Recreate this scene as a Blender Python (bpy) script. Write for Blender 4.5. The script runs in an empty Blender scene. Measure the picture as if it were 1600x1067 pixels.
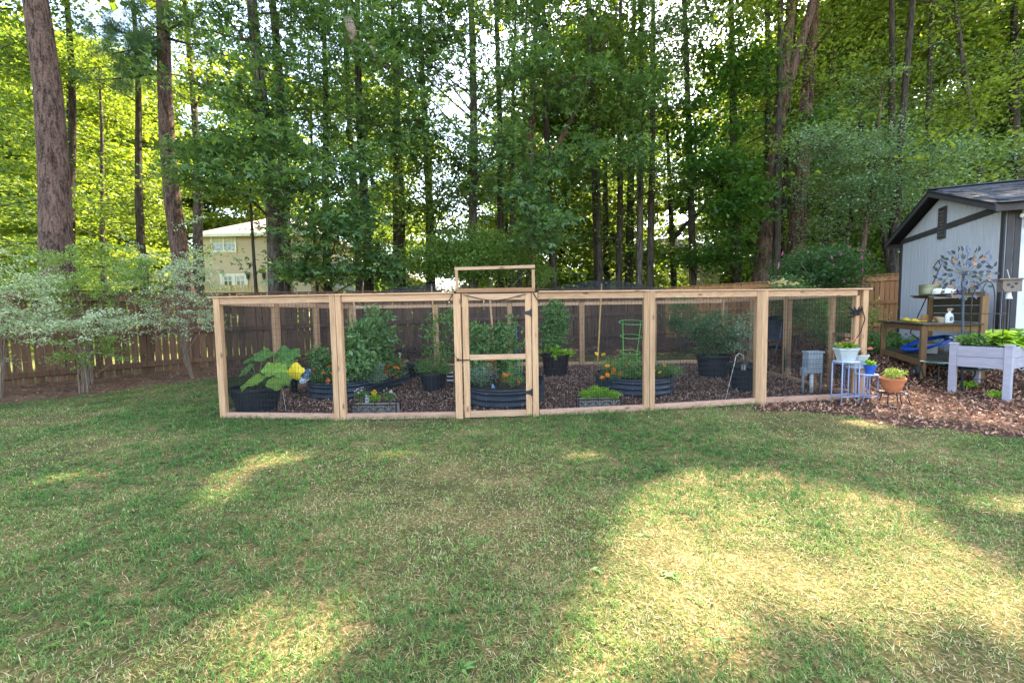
import bpy, math, random
import numpy as np
from mathutils import Matrix, Vector

# ------------------------------------------------------------------ camera, world, sun, exposure
F_PX, CAM_H = 680.0, 1.43                      # focal length in pixels of a 1600 px wide frame, eye height
PITCH, ROLL = math.atan(45.5 / 680.0), 0.016
SUN_ELEV, SUN_AZ = math.radians(50), math.radians(34)   # azimuth measured from +Y towards +X
scene = bpy.context.scene
_F = Vector((0, math.cos(PITCH), -math.sin(PITCH)))
_R0, _U0 = Vector((1, 0, 0)), Vector((0, math.sin(PITCH), math.cos(PITCH)))
_R = _R0 * math.cos(ROLL) - _U0 * math.sin(ROLL)
_U = _U0 * math.cos(ROLL) + _R0 * math.sin(ROLL)
cam_d = bpy.data.cameras.new('camera'); cam_o = bpy.data.objects.new('camera', cam_d)
scene.collection.objects.link(cam_o)
cam_o.matrix_world = Matrix(((_R.x, _U.x, -_F.x, 0), (_R.y, _U.y, -_F.y, 0), (_R.z, _U.z, -_F.z, CAM_H), (0, 0, 0, 1)))
cam_d.sensor_width = 36; cam_d.lens = F_PX / 1600 * 36; cam_d.clip_end = 3000; cam_d.clip_start = 0.05
scene.camera = cam_o
world = bpy.data.worlds.new('World'); scene.world = world; world.use_nodes = True
wn = world.node_tree
sky = wn.nodes.new('ShaderNodeTexSky'); sky.sky_type = 'NISHITA'; sky.sun_disc = False
sky.sun_elevation = SUN_ELEV; sky.sun_rotation = SUN_AZ
sky.air_density = 1.0; sky.dust_density = 1.6; sky.ozone_density = 0.8
wn.links.new(sky.outputs[0], wn.nodes['Background'].inputs[0])
wn.nodes['Background'].inputs[1].default_value = 0.15
sun_d = bpy.data.lights.new('sun', 'SUN'); sun_d.energy = 3.2; sun_d.angle = math.radians(0.53); sun_d.color = (1.0, 0.93, 0.80)
sun_o = bpy.data.objects.new('sun', sun_d); scene.collection.objects.link(sun_o)
SUN = Vector((math.sin(SUN_AZ) * math.cos(SUN_ELEV), math.cos(SUN_AZ) * math.cos(SUN_ELEV), math.sin(SUN_ELEV)))
sun_o.rotation_euler = SUN.to_track_quat('Z', 'Y').to_euler(); sun_o.location = (0, 0, 40)
scene.view_settings.view_transform = 'Standard'; scene.view_settings.look = 'None'
scene.view_settings.gamma = 1.0; scene.view_settings.use_curve_mapping = False
scene.view_settings.exposure = 3.1
scene.view_settings.use_white_balance = True; scene.view_settings.white_balance_temperature = 7200; scene.view_settings.white_balance_tint = 10   # set for the shade
scene.render.engine = 'CYCLES'
scene.cycles.use_denoising = True
scene.cycles.max_bounces = 6; scene.cycles.diffuse_bounces = 4; scene.cycles.transparent_max_bounces = 24
scene.cycles.transmission_bounces = 4; scene.cycles.glossy_bounces = 2
scene.cycles.sample_clamp_indirect = 6.0

# ------------------------------------------------------------------ where things stand
CAMP = np.array([0, 0, CAM_H])
def P(px, py, d):
    """the world point seen at photo pixel (px, py) at depth d"""
    u, v = (px - 800) / F_PX, (533.5 - py) / F_PX
    q = (_F + _R * u + _U * v) * d
    return np.array([q.x, q.y, q.z + CAM_H])
def proj(p):
    q = Vector((p[0], p[1], p[2] - CAM_H)); d = q.dot(_F)
    return 800 + F_PX * q.dot(_R) / d, 533.5 - F_PX * q.dot(_U) / d, d
FENCE = np.array([(-11.4, 6.4), (-8.3, 11.3), (6.0, 17.0), (14.6, 14.7), (22, 12.6)])
FENCE_Z = np.array([.12, .12, .36, .66, .8])
def S(t): t = np.clip(t, 0, 1); return t * t * (3 - 2 * t)
def gz(x, y):
    """height of the ground"""
    x = np.asarray(x, float); y = np.asarray(y, float)
    best = np.full(np.broadcast(x, y).shape, 1e9); amp = np.zeros_like(best); beyond = np.zeros_like(best, bool)
    for i in range(len(FENCE) - 1):
        a, b = FENCE[i], FENCE[i + 1]; ab = b - a; L2 = ab @ ab
        t = np.clip(((x - a[0]) * ab[0] + (y - a[1]) * ab[1]) / L2, 0, 1)
        dx, dy = x - a[0] - t * ab[0], y - a[1] - t * ab[1]
        dd = np.hypot(dx, dy); m = dd < best
        best = np.where(m, dd, best); amp = np.where(m, FENCE_Z[i] + t * (FENCE_Z[i + 1] - FENCE_Z[i]), amp)
        beyond = np.where(m, (ab[0] * dy - ab[1] * dx) > 0, beyond)
    g1 = .38 * S((x - 4.8) / 5) * S((y - 5.6) / 4)
    bank = S(1 - best / 3.2)
    z = g1 + (amp - g1) * bank
    z = np.where(beyond, amp * np.clip(1 - best / 60, 0, 1), z)
    z = z + .012 * np.sin(x * 1.3 + .5) * np.sin(y * 1.1)
    return z
def G(px, py):
    """the ground point seen at photo pixel (px, py)"""
    z = 0.0
    for _ in range(12):
        p1 = P(px, py, 1.0) - CAMP
        d = (z - CAM_H) / p1[2]; q = CAMP + p1 * d
        z = float(gz(q[0], q[1]))
    return np.array([q[0], q[1], z])
def depth(p): return proj(p)[2]

# ------------------------------------------------------------------ materials
def lin(h):
    h = h.lstrip('#'); o = []
    for i in (0, 2, 4):
        c = int(h[i:i + 2], 16) / 255
        o.append(c / 12.92 if c <= .04045 else ((c + .055) / 1.055) ** 2.4)
    return tuple(o)
MATS = {}
def mat(name, c1, c2=None, rough=.75, scale=6, stretch=(1, 1, 1), bump=0.0, bscale=None, spec=.3, metal=0, rand=0.0, detail=5, contrast=.25, knots=0.0, kst=(1, 1, 1)):
    if name in MATS: return MATS[name]
    c1 = lin(c1) if isinstance(c1, str) else c1
    c2 = c1 if c2 is None else (lin(c2) if isinstance(c2, str) else c2)
    m = bpy.data.materials.new(name); m.use_nodes = True; nt = m.node_tree; N, L = nt.nodes, nt.links
    b = N['Principled BSDF']; b.inputs['Roughness'].default_value = rough; b.inputs['Metallic'].default_value = metal
    b.inputs['Specular IOR Level'].default_value = spec
    tc = N.new('ShaderNodeTexCoord'); mp = N.new('ShaderNodeMapping'); mp.inputs['Scale'].default_value = stretch
    L.new(tc.outputs['Object'], mp.inputs[0])
    nz = N.new('ShaderNodeTexNoise'); nz.inputs['Scale'].default_value = scale; nz.inputs['Detail'].default_value = detail
    nz.inputs['Roughness'].default_value = .65
    oi = N.new('ShaderNodeObjectInfo')
    ad = N.new('ShaderNodeVectorMath'); ad.operation = 'ADD'; L.new(mp.outputs[0], ad.inputs[0])
    sc = N.new('ShaderNodeMath'); sc.operation = 'MULTIPLY'; sc.inputs[1].default_value = 37.0; L.new(oi.outputs['Random'], sc.inputs[0])
    L.new(sc.outputs[0], ad.inputs[1]); L.new(ad.outputs[0], nz.inputs['Vector'])
    rp = N.new('ShaderNodeValToRGB'); rp.color_ramp.elements[0].position = .5 - contrast; rp.color_ramp.elements[1].position = .5 + contrast
    rp.color_ramp.elements[0].color = (*c1, 1); rp.color_ramp.elements[1].color = (*c2, 1)
    L.new(nz.outputs['Fac'], rp.inputs[0]); out = rp.outputs[0]
    if rand:
        mr = N.new('ShaderNodeMapRange'); mr.inputs['To Min'].default_value = 1 - rand; mr.inputs['To Max'].default_value = 1 + rand
        L.new(oi.outputs['Random'], mr.inputs[0])
        mx = N.new('ShaderNodeVectorMath'); mx.operation = 'SCALE'; L.new(out, mx.inputs[0]); L.new(mr.outputs[0], mx.inputs['Scale']); out = mx.outputs[0]
    if knots:
        km = N.new('ShaderNodeMapping'); km.inputs['Scale'].default_value = kst; L.new(tc.outputs['Object'], km.inputs[0])
        ka = N.new('ShaderNodeVectorMath'); ka.operation = 'ADD'; L.new(km.outputs[0], ka.inputs[0]); L.new(sc.outputs[0], ka.inputs[1])
        kv = N.new('ShaderNodeTexVoronoi'); kv.inputs['Scale'].default_value = 1.0; L.new(ka.outputs[0], kv.inputs['Vector'])
        kr = N.new('ShaderNodeMapRange'); kr.inputs['From Min'].default_value = .05; kr.inputs['From Max'].default_value = .16; kr.inputs['To Min'].default_value = knots; kr.inputs['To Max'].default_value = 1
        L.new(kv.outputs['Distance'], kr.inputs[0]); km2 = N.new('ShaderNodeVectorMath'); km2.operation = 'SCALE'; L.new(out, km2.inputs[0]); L.new(kr.outputs[0], km2.inputs['Scale']); out = km2.outputs[0]
    L.new(out, b.inputs['Base Color'])
    if bump:
        nb = nz
        if bscale:
            nb = N.new('ShaderNodeTexNoise'); nb.inputs['Scale'].default_value = bscale; nb.inputs['Detail'].default_value = 4; L.new(ad.outputs[0], nb.inputs['Vector'])
        bp = N.new('ShaderNodeBump'); bp.inputs['Strength'].default_value = min(1, bump); bp.inputs['Distance'].default_value = .02
        L.new(nb.outputs['Fac'], bp.inputs['Height']); L.new(bp.outputs[0], b.inputs['Normal'])
    MATS[name] = m; return m
def leaf_mat(name, c_dark, c_light, trans=.45, rough=.5, spec=.35, tcol=None):
    """leaf: reflecting and letting light through; 'tint' 0..1 per leaf runs from c_dark to c_light"""
    if name in MATS: return MATS[name]
    m = bpy.data.materials.new(name); m.use_nodes = True; nt = m.node_tree; N, L = nt.nodes, nt.links
    b = N['Principled BSDF']; b.inputs['Roughness'].default_value = rough; b.inputs['Specular IOR Level'].default_value = spec
    at = N.new('ShaderNodeAttribute'); at.attribute_name = 'tint'
    rp = N.new('ShaderNodeValToRGB'); rp.color_ramp.elements[0].color = (*lin(c_dark), 1); rp.color_ramp.elements[1].color = (*lin(c_light), 1)
    L.new(at.outputs['Fac'], rp.inputs[0]); L.new(rp.outputs[0], b.inputs['Base Color'])
    if trans:
        tr = N.new('ShaderNodeBsdfTranslucent'); mx = N.new('ShaderNodeMixShader'); mx.inputs[0].default_value = trans
        hs = N.new('ShaderNodeMixRGB'); hs.blend_type = 'MULTIPLY'; hs.inputs[0].default_value = 1
        hs.inputs[2].default_value = (*(tcol or (1.9, 1.75, .55)), 1)
        L.new(rp.outputs[0], hs.inputs[1]); L.new(hs.outputs[0], tr.inputs['Color'])
        L.new(b.outputs[0], mx.inputs[1]); L.new(tr.outputs[0], mx.inputs[2]); L.new(mx.outputs[0], N['Material Output'].inputs[0])
    MATS[name] = m; return m
def net_mat(name, col, fac):
    if name in MATS: return MATS[name]
    m = bpy.data.materials.new(name); m.use_nodes = True; nt = m.node_tree; N, L = nt.nodes, nt.links
    b = N['Principled BSDF']; b.inputs['Base Color'].default_value = (*lin(col), 1); b.inputs['Roughness'].default_value = .6
    t = N.new('ShaderNodeBsdfTransparent'); mx = N.new('ShaderNodeMixShader')
    tc = N.new('ShaderNodeTexCoord'); nz = N.new('ShaderNodeTexNoise'); nz.inputs['Scale'].default_value = 1.7; L.new(tc.outputs['Object'], nz.inputs['Vector'])
    mr = N.new('ShaderNodeMapRange'); mr.inputs['From Min'].default_value = .3; mr.inputs['From Max'].default_value = .7
    mr.inputs['To Min'].default_value = fac - .1; mr.inputs['To Max'].default_value = fac + .1
    L.new(nz.outputs['Fac'], mr.inputs[0]); L.new(mr.outputs[0], mx.inputs[0])
    L.new(t.outputs[0], mx.inputs[1]); L.new(b.outputs[0], mx.inputs[2]); L.new(mx.outputs[0], N['Material Output'].inputs[0])
    MATS[name] = m; return m
def bark_mat(name, c_crack, c_plate, scale=6, zs=.35, bump=1.0, moss=None):
    if name in MATS: return MATS[name]
    m = bpy.data.materials.new(name); m.use_nodes = True; nt = m.node_tree; N, L = nt.nodes, nt.links
    b = N['Principled BSDF']; b.inputs['Roughness'].default_value = .9; b.inputs['Specular IOR Level'].default_value = .15
    tc = N.new('ShaderNodeTexCoord')
    def nse(sc, z, dist, det):
        mp = N.new('ShaderNodeMapping'); mp.inputs['Scale'].default_value = (1, 1, z); L.new(tc.outputs['Object'], mp.inputs[0])
        n_ = N.new('ShaderNodeTexNoise'); n_.inputs['Scale'].default_value = sc; n_.inputs['Detail'].default_value = det; n_.inputs['Distortion'].default_value = dist; n_.inputs['Roughness'].default_value = .6
        L.new(mp.outputs[0], n_.inputs['Vector']); return n_
    n1, n2 = nse(scale, zs * .45, .7, 4), nse(scale * 2.2, zs * 1.6, .4, 6)
    mx_ = N.new('ShaderNodeMath'); mx_.operation = 'MULTIPLY'; mx_.inputs[1].default_value = .58; L.new(n1.outputs['Fac'], mx_.inputs[0])
    mul = N.new('ShaderNodeMath'); mul.operation = 'MULTIPLY_ADD'; mul.inputs[1].default_value = .42; L.new(n2.outputs['Fac'], mul.inputs[0]); L.new(mx_.outputs[0], mul.inputs[2])
    rp = N.new('ShaderNodeValToRGB'); rp.color_ramp.elements[0].color = (*lin(c_crack), 1); rp.color_ramp.elements[1].color = (*lin(c_plate), 1)
    rp.color_ramp.elements[0].position = .40; rp.color_ramp.elements[1].position = .60
    L.new(mul.outputs[0], rp.inputs[0]); L.new(rp.outputs[0], b.inputs['Base Color'])
    bp = N.new('ShaderNodeBump'); bp.inputs['Strength'].default_value = bump; bp.inputs['Distance'].default_value = .05
    L.new(mul.outputs[0], bp.inputs['Height']); L.new(bp.outputs[0], b.inputs['Normal'])
    MATS[name] = m; return m

# ------------------------------------------------------------------ mesh building
COL = scene.collection
def np_mesh(name, V, faces, tint=None, smooth=False, uvs=None):
    """faces: int array (n, k) all with k corners, or a list of such arrays"""
    me = bpy.data.meshes.new(name)
    V = np.asarray(V, np.float32); groups = faces if isinstance(faces, list) else [faces]
    groups = [np.asarray(f, np.int32) for f in groups if len(f)]
    me.vertices.add(len(V)); me.vertices.foreach_set('co', V.ravel())
    nl = sum(f.size for f in groups); nf = sum(len(f) for f in groups)
    me.loops.add(nl); me.polygons.add(nf)
    me.loops.foreach_set('vertex_index', np.concatenate([f.ravel() for f in groups]))
    st, o = [], 0
    for f in groups:
        k = f.shape[1]; st.append(o + np.arange(len(f)) * k); o += f.size
    me.polygons.foreach_set('loop_start', np.concatenate(st).astype(np.int32))
    if smooth: me.polygons.foreach_set('use_smooth', np.ones(nf, bool))
    if tint is not None:
        a = me.attributes.new('tint', 'FLOAT', 'POINT'); a.data.foreach_set('value', np.asarray(tint, np.float32))
    me.update(calc_edges=True); return me
class MB:
    """collects shapes for one mesh"""
    def __init__(s): s.V = []; s.F = []; s.n = 0; s.T = []
    def add(s, V, F):
        V = np.asarray(V, float)
        s.V.append(V); s.F += [tuple(i + s.n for i in f) for f in F]; s.n += len(V); return s
    def box(s, c, size, rz=0, taper=1.0):
        hx, hy, hz = [a / 2 for a in size]; t = taper
        v = np.array([(-hx, -hy, -hz), (hx, -hy, -hz), (hx, hy, -hz), (-hx, hy, -hz), (-hx * t, -hy * t, hz), (hx * t, -hy * t, hz), (hx * t, hy * t, hz), (-hx * t, hy * t, hz)])
        if rz: cc, ss = math.cos(rz), math.sin(rz); v[:, :2] = np.stack([v[:, 0] * cc - v[:, 1] * ss, v[:, 0] * ss + v[:, 1] * cc], 1)
        return s.add(v + np.asarray(c, float), [(3, 2, 1, 0), (4, 5, 6, 7), (0, 1, 5, 4), (1, 2, 6, 5), (2, 3, 7, 6), (3, 0, 4, 7)])
    def beam(s, a, b, w, h, up=(0, 0, 1), bev=0.0):
        """a board from a to b; w across, h along the up side"""
        a, b = Vector(a), Vector(b); d = (b - a).normalized(); upv = Vector(up)
        if abs(d.dot(upv)) > .98: upv = Vector((0, 1, 0))
        sd = d.cross(upv).normalized(); u = sd.cross(d).normalized()
        if bev:
            k = bev; prof = [(-w/2+k, -h/2), (w/2-k, -h/2), (w/2, -h/2+k), (w/2, h/2-k), (w/2-k, h/2), (-w/2+k, h/2), (-w/2, h/2-k), (-w/2, -h/2+k)]
        else: prof = [(-w/2, -h/2), (w/2, -h/2), (w/2, h/2), (-w/2, h/2)]
        n = len(prof); v = [tuple(p + sd * x + u * y) for p in (a, b) for x, y in prof]
        f = [(i, (i+1) % n, n + (i+1) % n, n + i) for i in range(n)] + [tuple(range(n))[::-1], tuple(range(n, 2*n))]
        return s.add(v, f)
    def tube(s, pts, r, n=8, cap=True):
        pts = [Vector(p) for p in pts]; k = len(pts); r = [r] * k if np.isscalar(r) else list(r)
        ref = None; V = []
        for i, p in enumerate(pts):
            d = (pts[min(i+1, k-1)] - pts[max(i-1, 0)]).normalized()
            if ref is None: ref = Vector((1, 0, 0)) if abs(d.x) < .8 else Vector((0, 1, 0))
            sd = (ref - d * ref.dot(d)).normalized(); ref = sd; u = d.cross(sd)
            for j in range(n):
                a = 2 * math.pi * j / n; V.append(tuple(p + (sd * math.cos(a) + u * math.sin(a)) * r[i]))
        F = [(i*n+j, i*n+(j+1) % n, (i+1)*n+(j+1) % n, (i+1)*n+j) for i in range(k-1) for j in range(n)]
        if cap: F += [tuple(range(n))[::-1], tuple(range((k-1)*n, k*n))]
        return s.add(V, F)
    def lathe(s, prof, n=24, c=(0, 0, 0), sx=1, sy=1, close=False):
        """prof: (radius, z) from bottom/inside to the end"""
        V = [(c[0] + r * sx * math.cos(2*math.pi*j/n), c[1] + r * sy * math.sin(2*math.pi*j/n), c[2] + z) for r, z in prof for j in range(n)]
        k = len(prof); F = [(i*n+j, i*n+(j+1) % n, (i+1)*n+(j+1) % n, (i+1)*n+j) for i in range(k-1) for j in range(n)]
        if close: F += [tuple(range(n))[::-1], tuple(range((k-1)*n, k*n))]
        return s.add(V, F)
    def disc(s, c, r, n=24, sx=1, sy=1):
        return s.add([(c[0] + r*sx*math.cos(2*math.pi*j/n), c[1] + r*sy*math.sin(2*math.pi*j/n), c[2]) for j in range(n)], [tuple(range(n))])
    def ball(s, c, r, n=8, m=5, sx=1, sy=1, sz=1):
        return s.lathe([(max(1e-4, r*math.sin(math.pi*i/m)), -r*sz*math.cos(math.pi*i/m)) for i in range(m+1)], n, c, sx, sy)
    def mesh(s, name, smooth=False):
        me = bpy.data.meshes.new(name); me.from_pydata(np.concatenate(s.V).tolist(), [], s.F)
        if smooth: me.polygons.foreach_set('use_smooth', [True] * len(me.polygons))
        me.update(); return me
    def build(s, name, m, parent=None, smooth=False, off=None):
        if off is not None: s.V = [v - np.asarray(off, float) for v in s.V]
        return obj(name, s.mesh(name, smooth), m, parent)
def obj(name, me, m=None, parent=None, loc=None, rz=0):
    o = bpy.data.objects.new(name, me); COL.objects.link(o)
    if m is not None and len(me.materials) == 0: me.materials.append(m)
    if parent is not None: o.parent = parent
    if loc is not None: o.location = tuple(loc)
    if rz: o.rotation_euler = (0, 0, rz)
    return o
def tag(o, label=None, cat=None, group=None, kind=None):
    if label: o['label'] = label
    if cat: o['category'] = cat
    if group: o['group'] = group
    if kind: o['kind'] = kind
    return o
def thing(name, label, cat, loc=(0, 0, 0), rz=0, group=None):
    o = bpy.data.objects.new(name, None); COL.objects.link(o); o.empty_display_size = .1
    o.location = tuple(float(a) for a in loc); o.rotation_euler = (0, 0, rz)
    return tag(o, label, cat, group)
def copy_tree(o, parent=None):
    c = o.copy(); COL.objects.link(c); c.parent = parent
    for ch in list(o.children): copy_tree(ch, c)
    return c

# ------------------------------------------------------------------ leaves
rng = np.random.default_rng(7); random.seed(7)
def leaf_arrays(pos, size, kind='kite', up=.8, width=.62, droop=.15, tint=None, r=rng, dirs=None):
    """pos (N,3), size scalar or (N,) -> V, quads, tint; kind 'kite' = 1 blade, 'star' = three-lobed, 'star5'"""
    N = len(pos); size = np.broadcast_to(np.asarray(size, float), (N,))
    nrm = r.normal(size=(N, 3)); nrm /= np.linalg.norm(nrm, axis=1)[:, None]; nrm[:, 2] += up * 1.6
    nrm /= np.linalg.norm(nrm, axis=1)[:, None]
    if dirs is None: dirs = r.normal(size=(N, 3))
    t = dirs - nrm * np.sum(dirs * nrm, 1)[:, None]; t /= np.linalg.norm(t, axis=1)[:, None] + 1e-9
    b = np.cross(nrm, t)
    lobes = {'kite': [(0, 1.0, width)], 'star': [(0, 1.0, .42), (-62, .82, .40), (62, .82, .40)],
             'star5': [(0, 1.0, .36), (-48, .85, .34), (48, .85, .34), (-100, .6, .32), (100, .6, .32)]}[kind]
    Vs = []
    for ang, ln, w in lobes:
        a = math.radians(ang); d = t * math.cos(a) + b * math.sin(a); sd = -t * math.sin(a) + b * math.cos(a)
        s1 = (size * ln)[:, None]; mid = pos + d * s1 * .45 + nrm * s1 * .05
        Vs.append(np.stack([pos, mid - sd * s1 * w / 2, pos + d * s1 - nrm * s1 * droop, mid + sd * s1 * w / 2], 1))
    V = np.stack(Vs, 1).reshape(-1, 3); nq = N * len(lobes)
    Q = np.arange(nq * 4).reshape(nq, 4)
    if tint is None: tint = r.random(N)
    return V, Q, np.repeat(tint, 4 * len(lobes))
def ico_points(n, r=rng):
    v = r.normal(size=(n, 3)); return v / np.linalg.norm(v, axis=1)[:, None]
def clumps(centers, n_each, spread, r=rng):
    """points spread round each centre; spread (3,)"""
    c = np.repeat(np.asarray(centers, float), n_each, 0)
    return c + r.normal(size=c.shape) * np.asarray(spread)
# ------------------------------------------------------------------ ground: lawn, mulch beds, woodland floor
def in_poly(x, y, poly):
    x = np.asarray(x); y = np.asarray(y); c = np.zeros(np.broadcast(x, y).shape, bool); j = len(poly) - 1
    for i in range(len(poly)):
        xi, yi = poly[i][:2]; xj, yj = poly[j][:2]
        if yi != yj: c ^= ((yi > y) != (yj > y)) & (x < (xj - xi) * (y - yi) / (yj - yi) + xi)
        j = i
    return c
def fence_dist(x, y):
    x = np.asarray(x, float); y = np.asarray(y, float); best = np.full(np.broadcast(x, y).shape, 1e9); bey = np.zeros(best.shape, bool)
    for i in range(len(FENCE) - 1):
        a, b = FENCE[i], FENCE[i + 1]; ab = b - a
        t = np.clip(((x - a[0]) * ab[0] + (y - a[1]) * ab[1]) / (ab @ ab), 0, 1)
        dx, dy = x - a[0] - t * ab[0], y - a[1] - t * ab[1]; dd = np.hypot(dx, dy); m = dd < best
        best = np.where(m, dd, best); bey = np.where(m, (ab[0] * dy - ab[1] * dx) > 0, bey)
    return best, bey
FP = [G(347, 653), G(533, 656), G(725, 653), G(832, 650), G(1013, 641), G(1186, 631), G(1346, 621)]
for p in FP: p[2] = 0
BACK_Y = 11.5
BP = [np.array([x, BACK_Y, 0.]) for x in (-4.22, -2.0, -.05, 1.85, 3.75, 5.62)]
ENC = [p[:2] for p in FP] + [p[:2] for p in BP[::-1]]
MULCH_R = [G(1180, 640)[:2], G(1300, 647)[:2], G(1375, 664)[:2], G(1480, 674)[:2], G(1640, 692)[:2], np.array((9, 3.6)), np.array((22, 3)), np.array((22, 13)), np.array((14, 15.5)), np.array((6.4, 17)), np.array((5.75, 11.5)), FP[6][:2], FP[5][:2]]
def hsh(x, y): return .25 * np.sin(x * 3.1 + y * 1.7) + .2 * np.sin(x * 7.3 - y * 5.1) + .12 * np.sin(x * 13.7 + y * 17.3)
def zone(x, y, wob=0.0):
    """0 lawn, 1 mulch, 2 leaf litter and straw bed along the fence, 3 woodland"""
    x = np.asarray(x, float); y = np.asarray(y, float)
    d, bey = fence_dist(x, y); w = hsh(x, y) * .35
    far = (np.abs(x) > 23) | (y > 24)
    z = np.zeros(d.shape, int)
    z = np.where(d < np.where(x < -5, 2.05, 2.3) + w, 2, z)
    z = np.where(in_poly(x + w * .4, y + w * .4, MULCH_R), 1, z)
    z = np.where(in_poly(x, y, ENC), 1, z)
    return np.where(bey | far, 3, z)
xs = np.unique(np.concatenate([-np.geomspace(14, 900, 26)[::-1], np.arange(-14, 16.01, .16), np.geomspace(16, 900, 26)]))
ys = np.unique(np.concatenate([-np.geomspace(3, 900, 24)[::-1], np.arange(-3, 20.01, .16), np.geomspace(20, 900, 26)]))
GX, GY = np.meshgrid(xs, ys); GZ = gz(GX, GY)
cx = (GX[:-1, :-1] + GX[1:, 1:]) / 2; cy = (GY[:-1, :-1] + GY[1:, 1:]) / 2; ZN = zone(cx, cy)
nx = len(xs); ii, jj = np.meshgrid(np.arange(len(ys) - 1), np.arange(nx - 1), indexing='ij')
quad = np.stack([ii * nx + jj, ii * nx + jj + 1, (ii + 1) * nx + jj + 1, (ii + 1) * nx + jj], -1)
def ground_part(name, zid, m):
    q = quad[ZN == zid]; u, inv = np.unique(q.ravel(), return_inverse=True)
    V = np.stack([GX.ravel()[u], GY.ravel()[u], GZ.ravel()[u]], 1)
    o = obj(name, np_mesh(name, V, inv.reshape(-1, 4), smooth=True), m); o['kind'] = 'structure'; return o
def soil_mat(name, cols, scale, fine):
    m = bpy.data.materials.new(name); m.use_nodes = True; nt = m.node_tree; N, L = nt.nodes, nt.links
    b = N['Principled BSDF']; b.inputs['Roughness'].default_value = .95; b.inputs['Specular IOR Level'].default_value = .1
    tc = N.new('ShaderNodeTexCoord')
    n1 = N.new('ShaderNodeTexNoise'); n1.inputs['Scale'].default_value = scale; n1.inputs['Detail'].default_value = 6; n1.inputs['Roughness'].default_value = .7
    n2 = N.new('ShaderNodeTexNoise'); n2.inputs['Scale'].default_value = fine; n2.inputs['Detail'].default_value = 5
    L.new(tc.outputs['Object'], n1.inputs['Vector']); L.new(tc.outputs['Object'], n2.inputs['Vector'])
    ad = N.new('ShaderNodeMath'); ad.operation = 'MULTIPLY_ADD'; ad.inputs[1].default_value = .5; L.new(n2.outputs['Fac'], ad.inputs[0])
    hf = N.new('ShaderNodeMath'); hf.operation = 'MULTIPLY'; hf.inputs[1].default_value = .5; L.new(n1.outputs['Fac'], hf.inputs[0]); L.new(hf.outputs[0], ad.inputs[2])
    rp = N.new('ShaderNodeValToRGB'); e = rp.color_ramp.elements
    e[0].position = .36; e[0].color = (*lin(cols[0]), 1); e[1].position = .66; e[1].color = (*lin(cols[-1]), 1)
    for k, c in enumerate(cols[1:-1]):
        q = e.new(.36 + .3 * (k + 1) / (len(cols) - 1)); q.color = (*lin(c), 1)
    L.new(ad.outputs[0], rp.inputs[0]); L.new(rp.outputs[0], b.inputs['Base Color'])
    bp = N.new('ShaderNodeBump'); bp.inputs['Strength'].default_value = .7; bp.inputs['Distance'].default_value = .03
    L.new(n2.outputs['Fac'], bp.inputs['Height']); L.new(bp.outputs[0], b.inputs['Normal'])
    return m
ground_part('lawn', 0, soil_mat('lawn_soil', ['#343a20', '#4c4c2c', '#75643f', '#b0936e'], 1.3, 60))
ground_part('mulch_ground', 1, soil_mat('mulch_soil', ['#2e211b', '#4b382d', '#6a5040'], 2.5, 45))
ground_part('leaf_litter_ground', 2, soil_mat('litter_soil', ['#4a3428', '#6e5240', '#8c6c56'], 1.8, 40))
ground_part('woodland_ground', 3, soil_mat('wood_soil', ['#3c4a22', '#5a6a2c', '#6a5b3c', '#4a5a26'], .8, 9))

# ------------------------------------------------------------------ woods
WOOD_V = mat('cedar_vertical', '#9c7252', '#cfa680', rough=.8, scale=3, stretch=(16, 16, .9), bump=.3, rand=.14, knots=.35, kst=(7, 7, 2.6))
WOOD_H = mat('cedar_horizontal', '#a27a5e', '#d2aa88', rough=.8, scale=3, stretch=(.9, 16, 16), bump=.3, rand=.13, knots=.35, kst=(2.6, 7, 7))
WOOD_D = mat('cedar_brown', '#8a6144', '#a67c5a', rough=.8, scale=3, stretch=(.9, 16, 16), bump=.25, rand=.06)
WOOD_P = mat('cedar_pinkish', '#a0765f', '#c99f88', rough=.85, scale=3, stretch=(.9, 16, 16), bump=.3, rand=.1, knots=.4, kst=(2.6, 7, 7))
FENCE_V = mat('fence_stain', '#4a3427', '#7d5c45', rough=.85, scale=2.5, stretch=(12, 12, .7), bump=.3, rand=.25, knots=.5, kst=(6, 6, 1.6))
FENCE_W = mat('fence_warm', '#8a5c3a', '#b17d50', rough=.85, scale=2.5, stretch=(12, 12, .7), bump=.3, rand=.18, knots=.4, kst=(6, 6, 1.6))
WIRE = mat('black_wire', '#16191c', '#1f2428', rough=.5, spec=.4)
NETM = net_mat('bird_net', '#12161b', .42)
BLACK_IRON = mat('black_iron', '#141414', '#1d1c1b', rough=.45, spec=.5)

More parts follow.
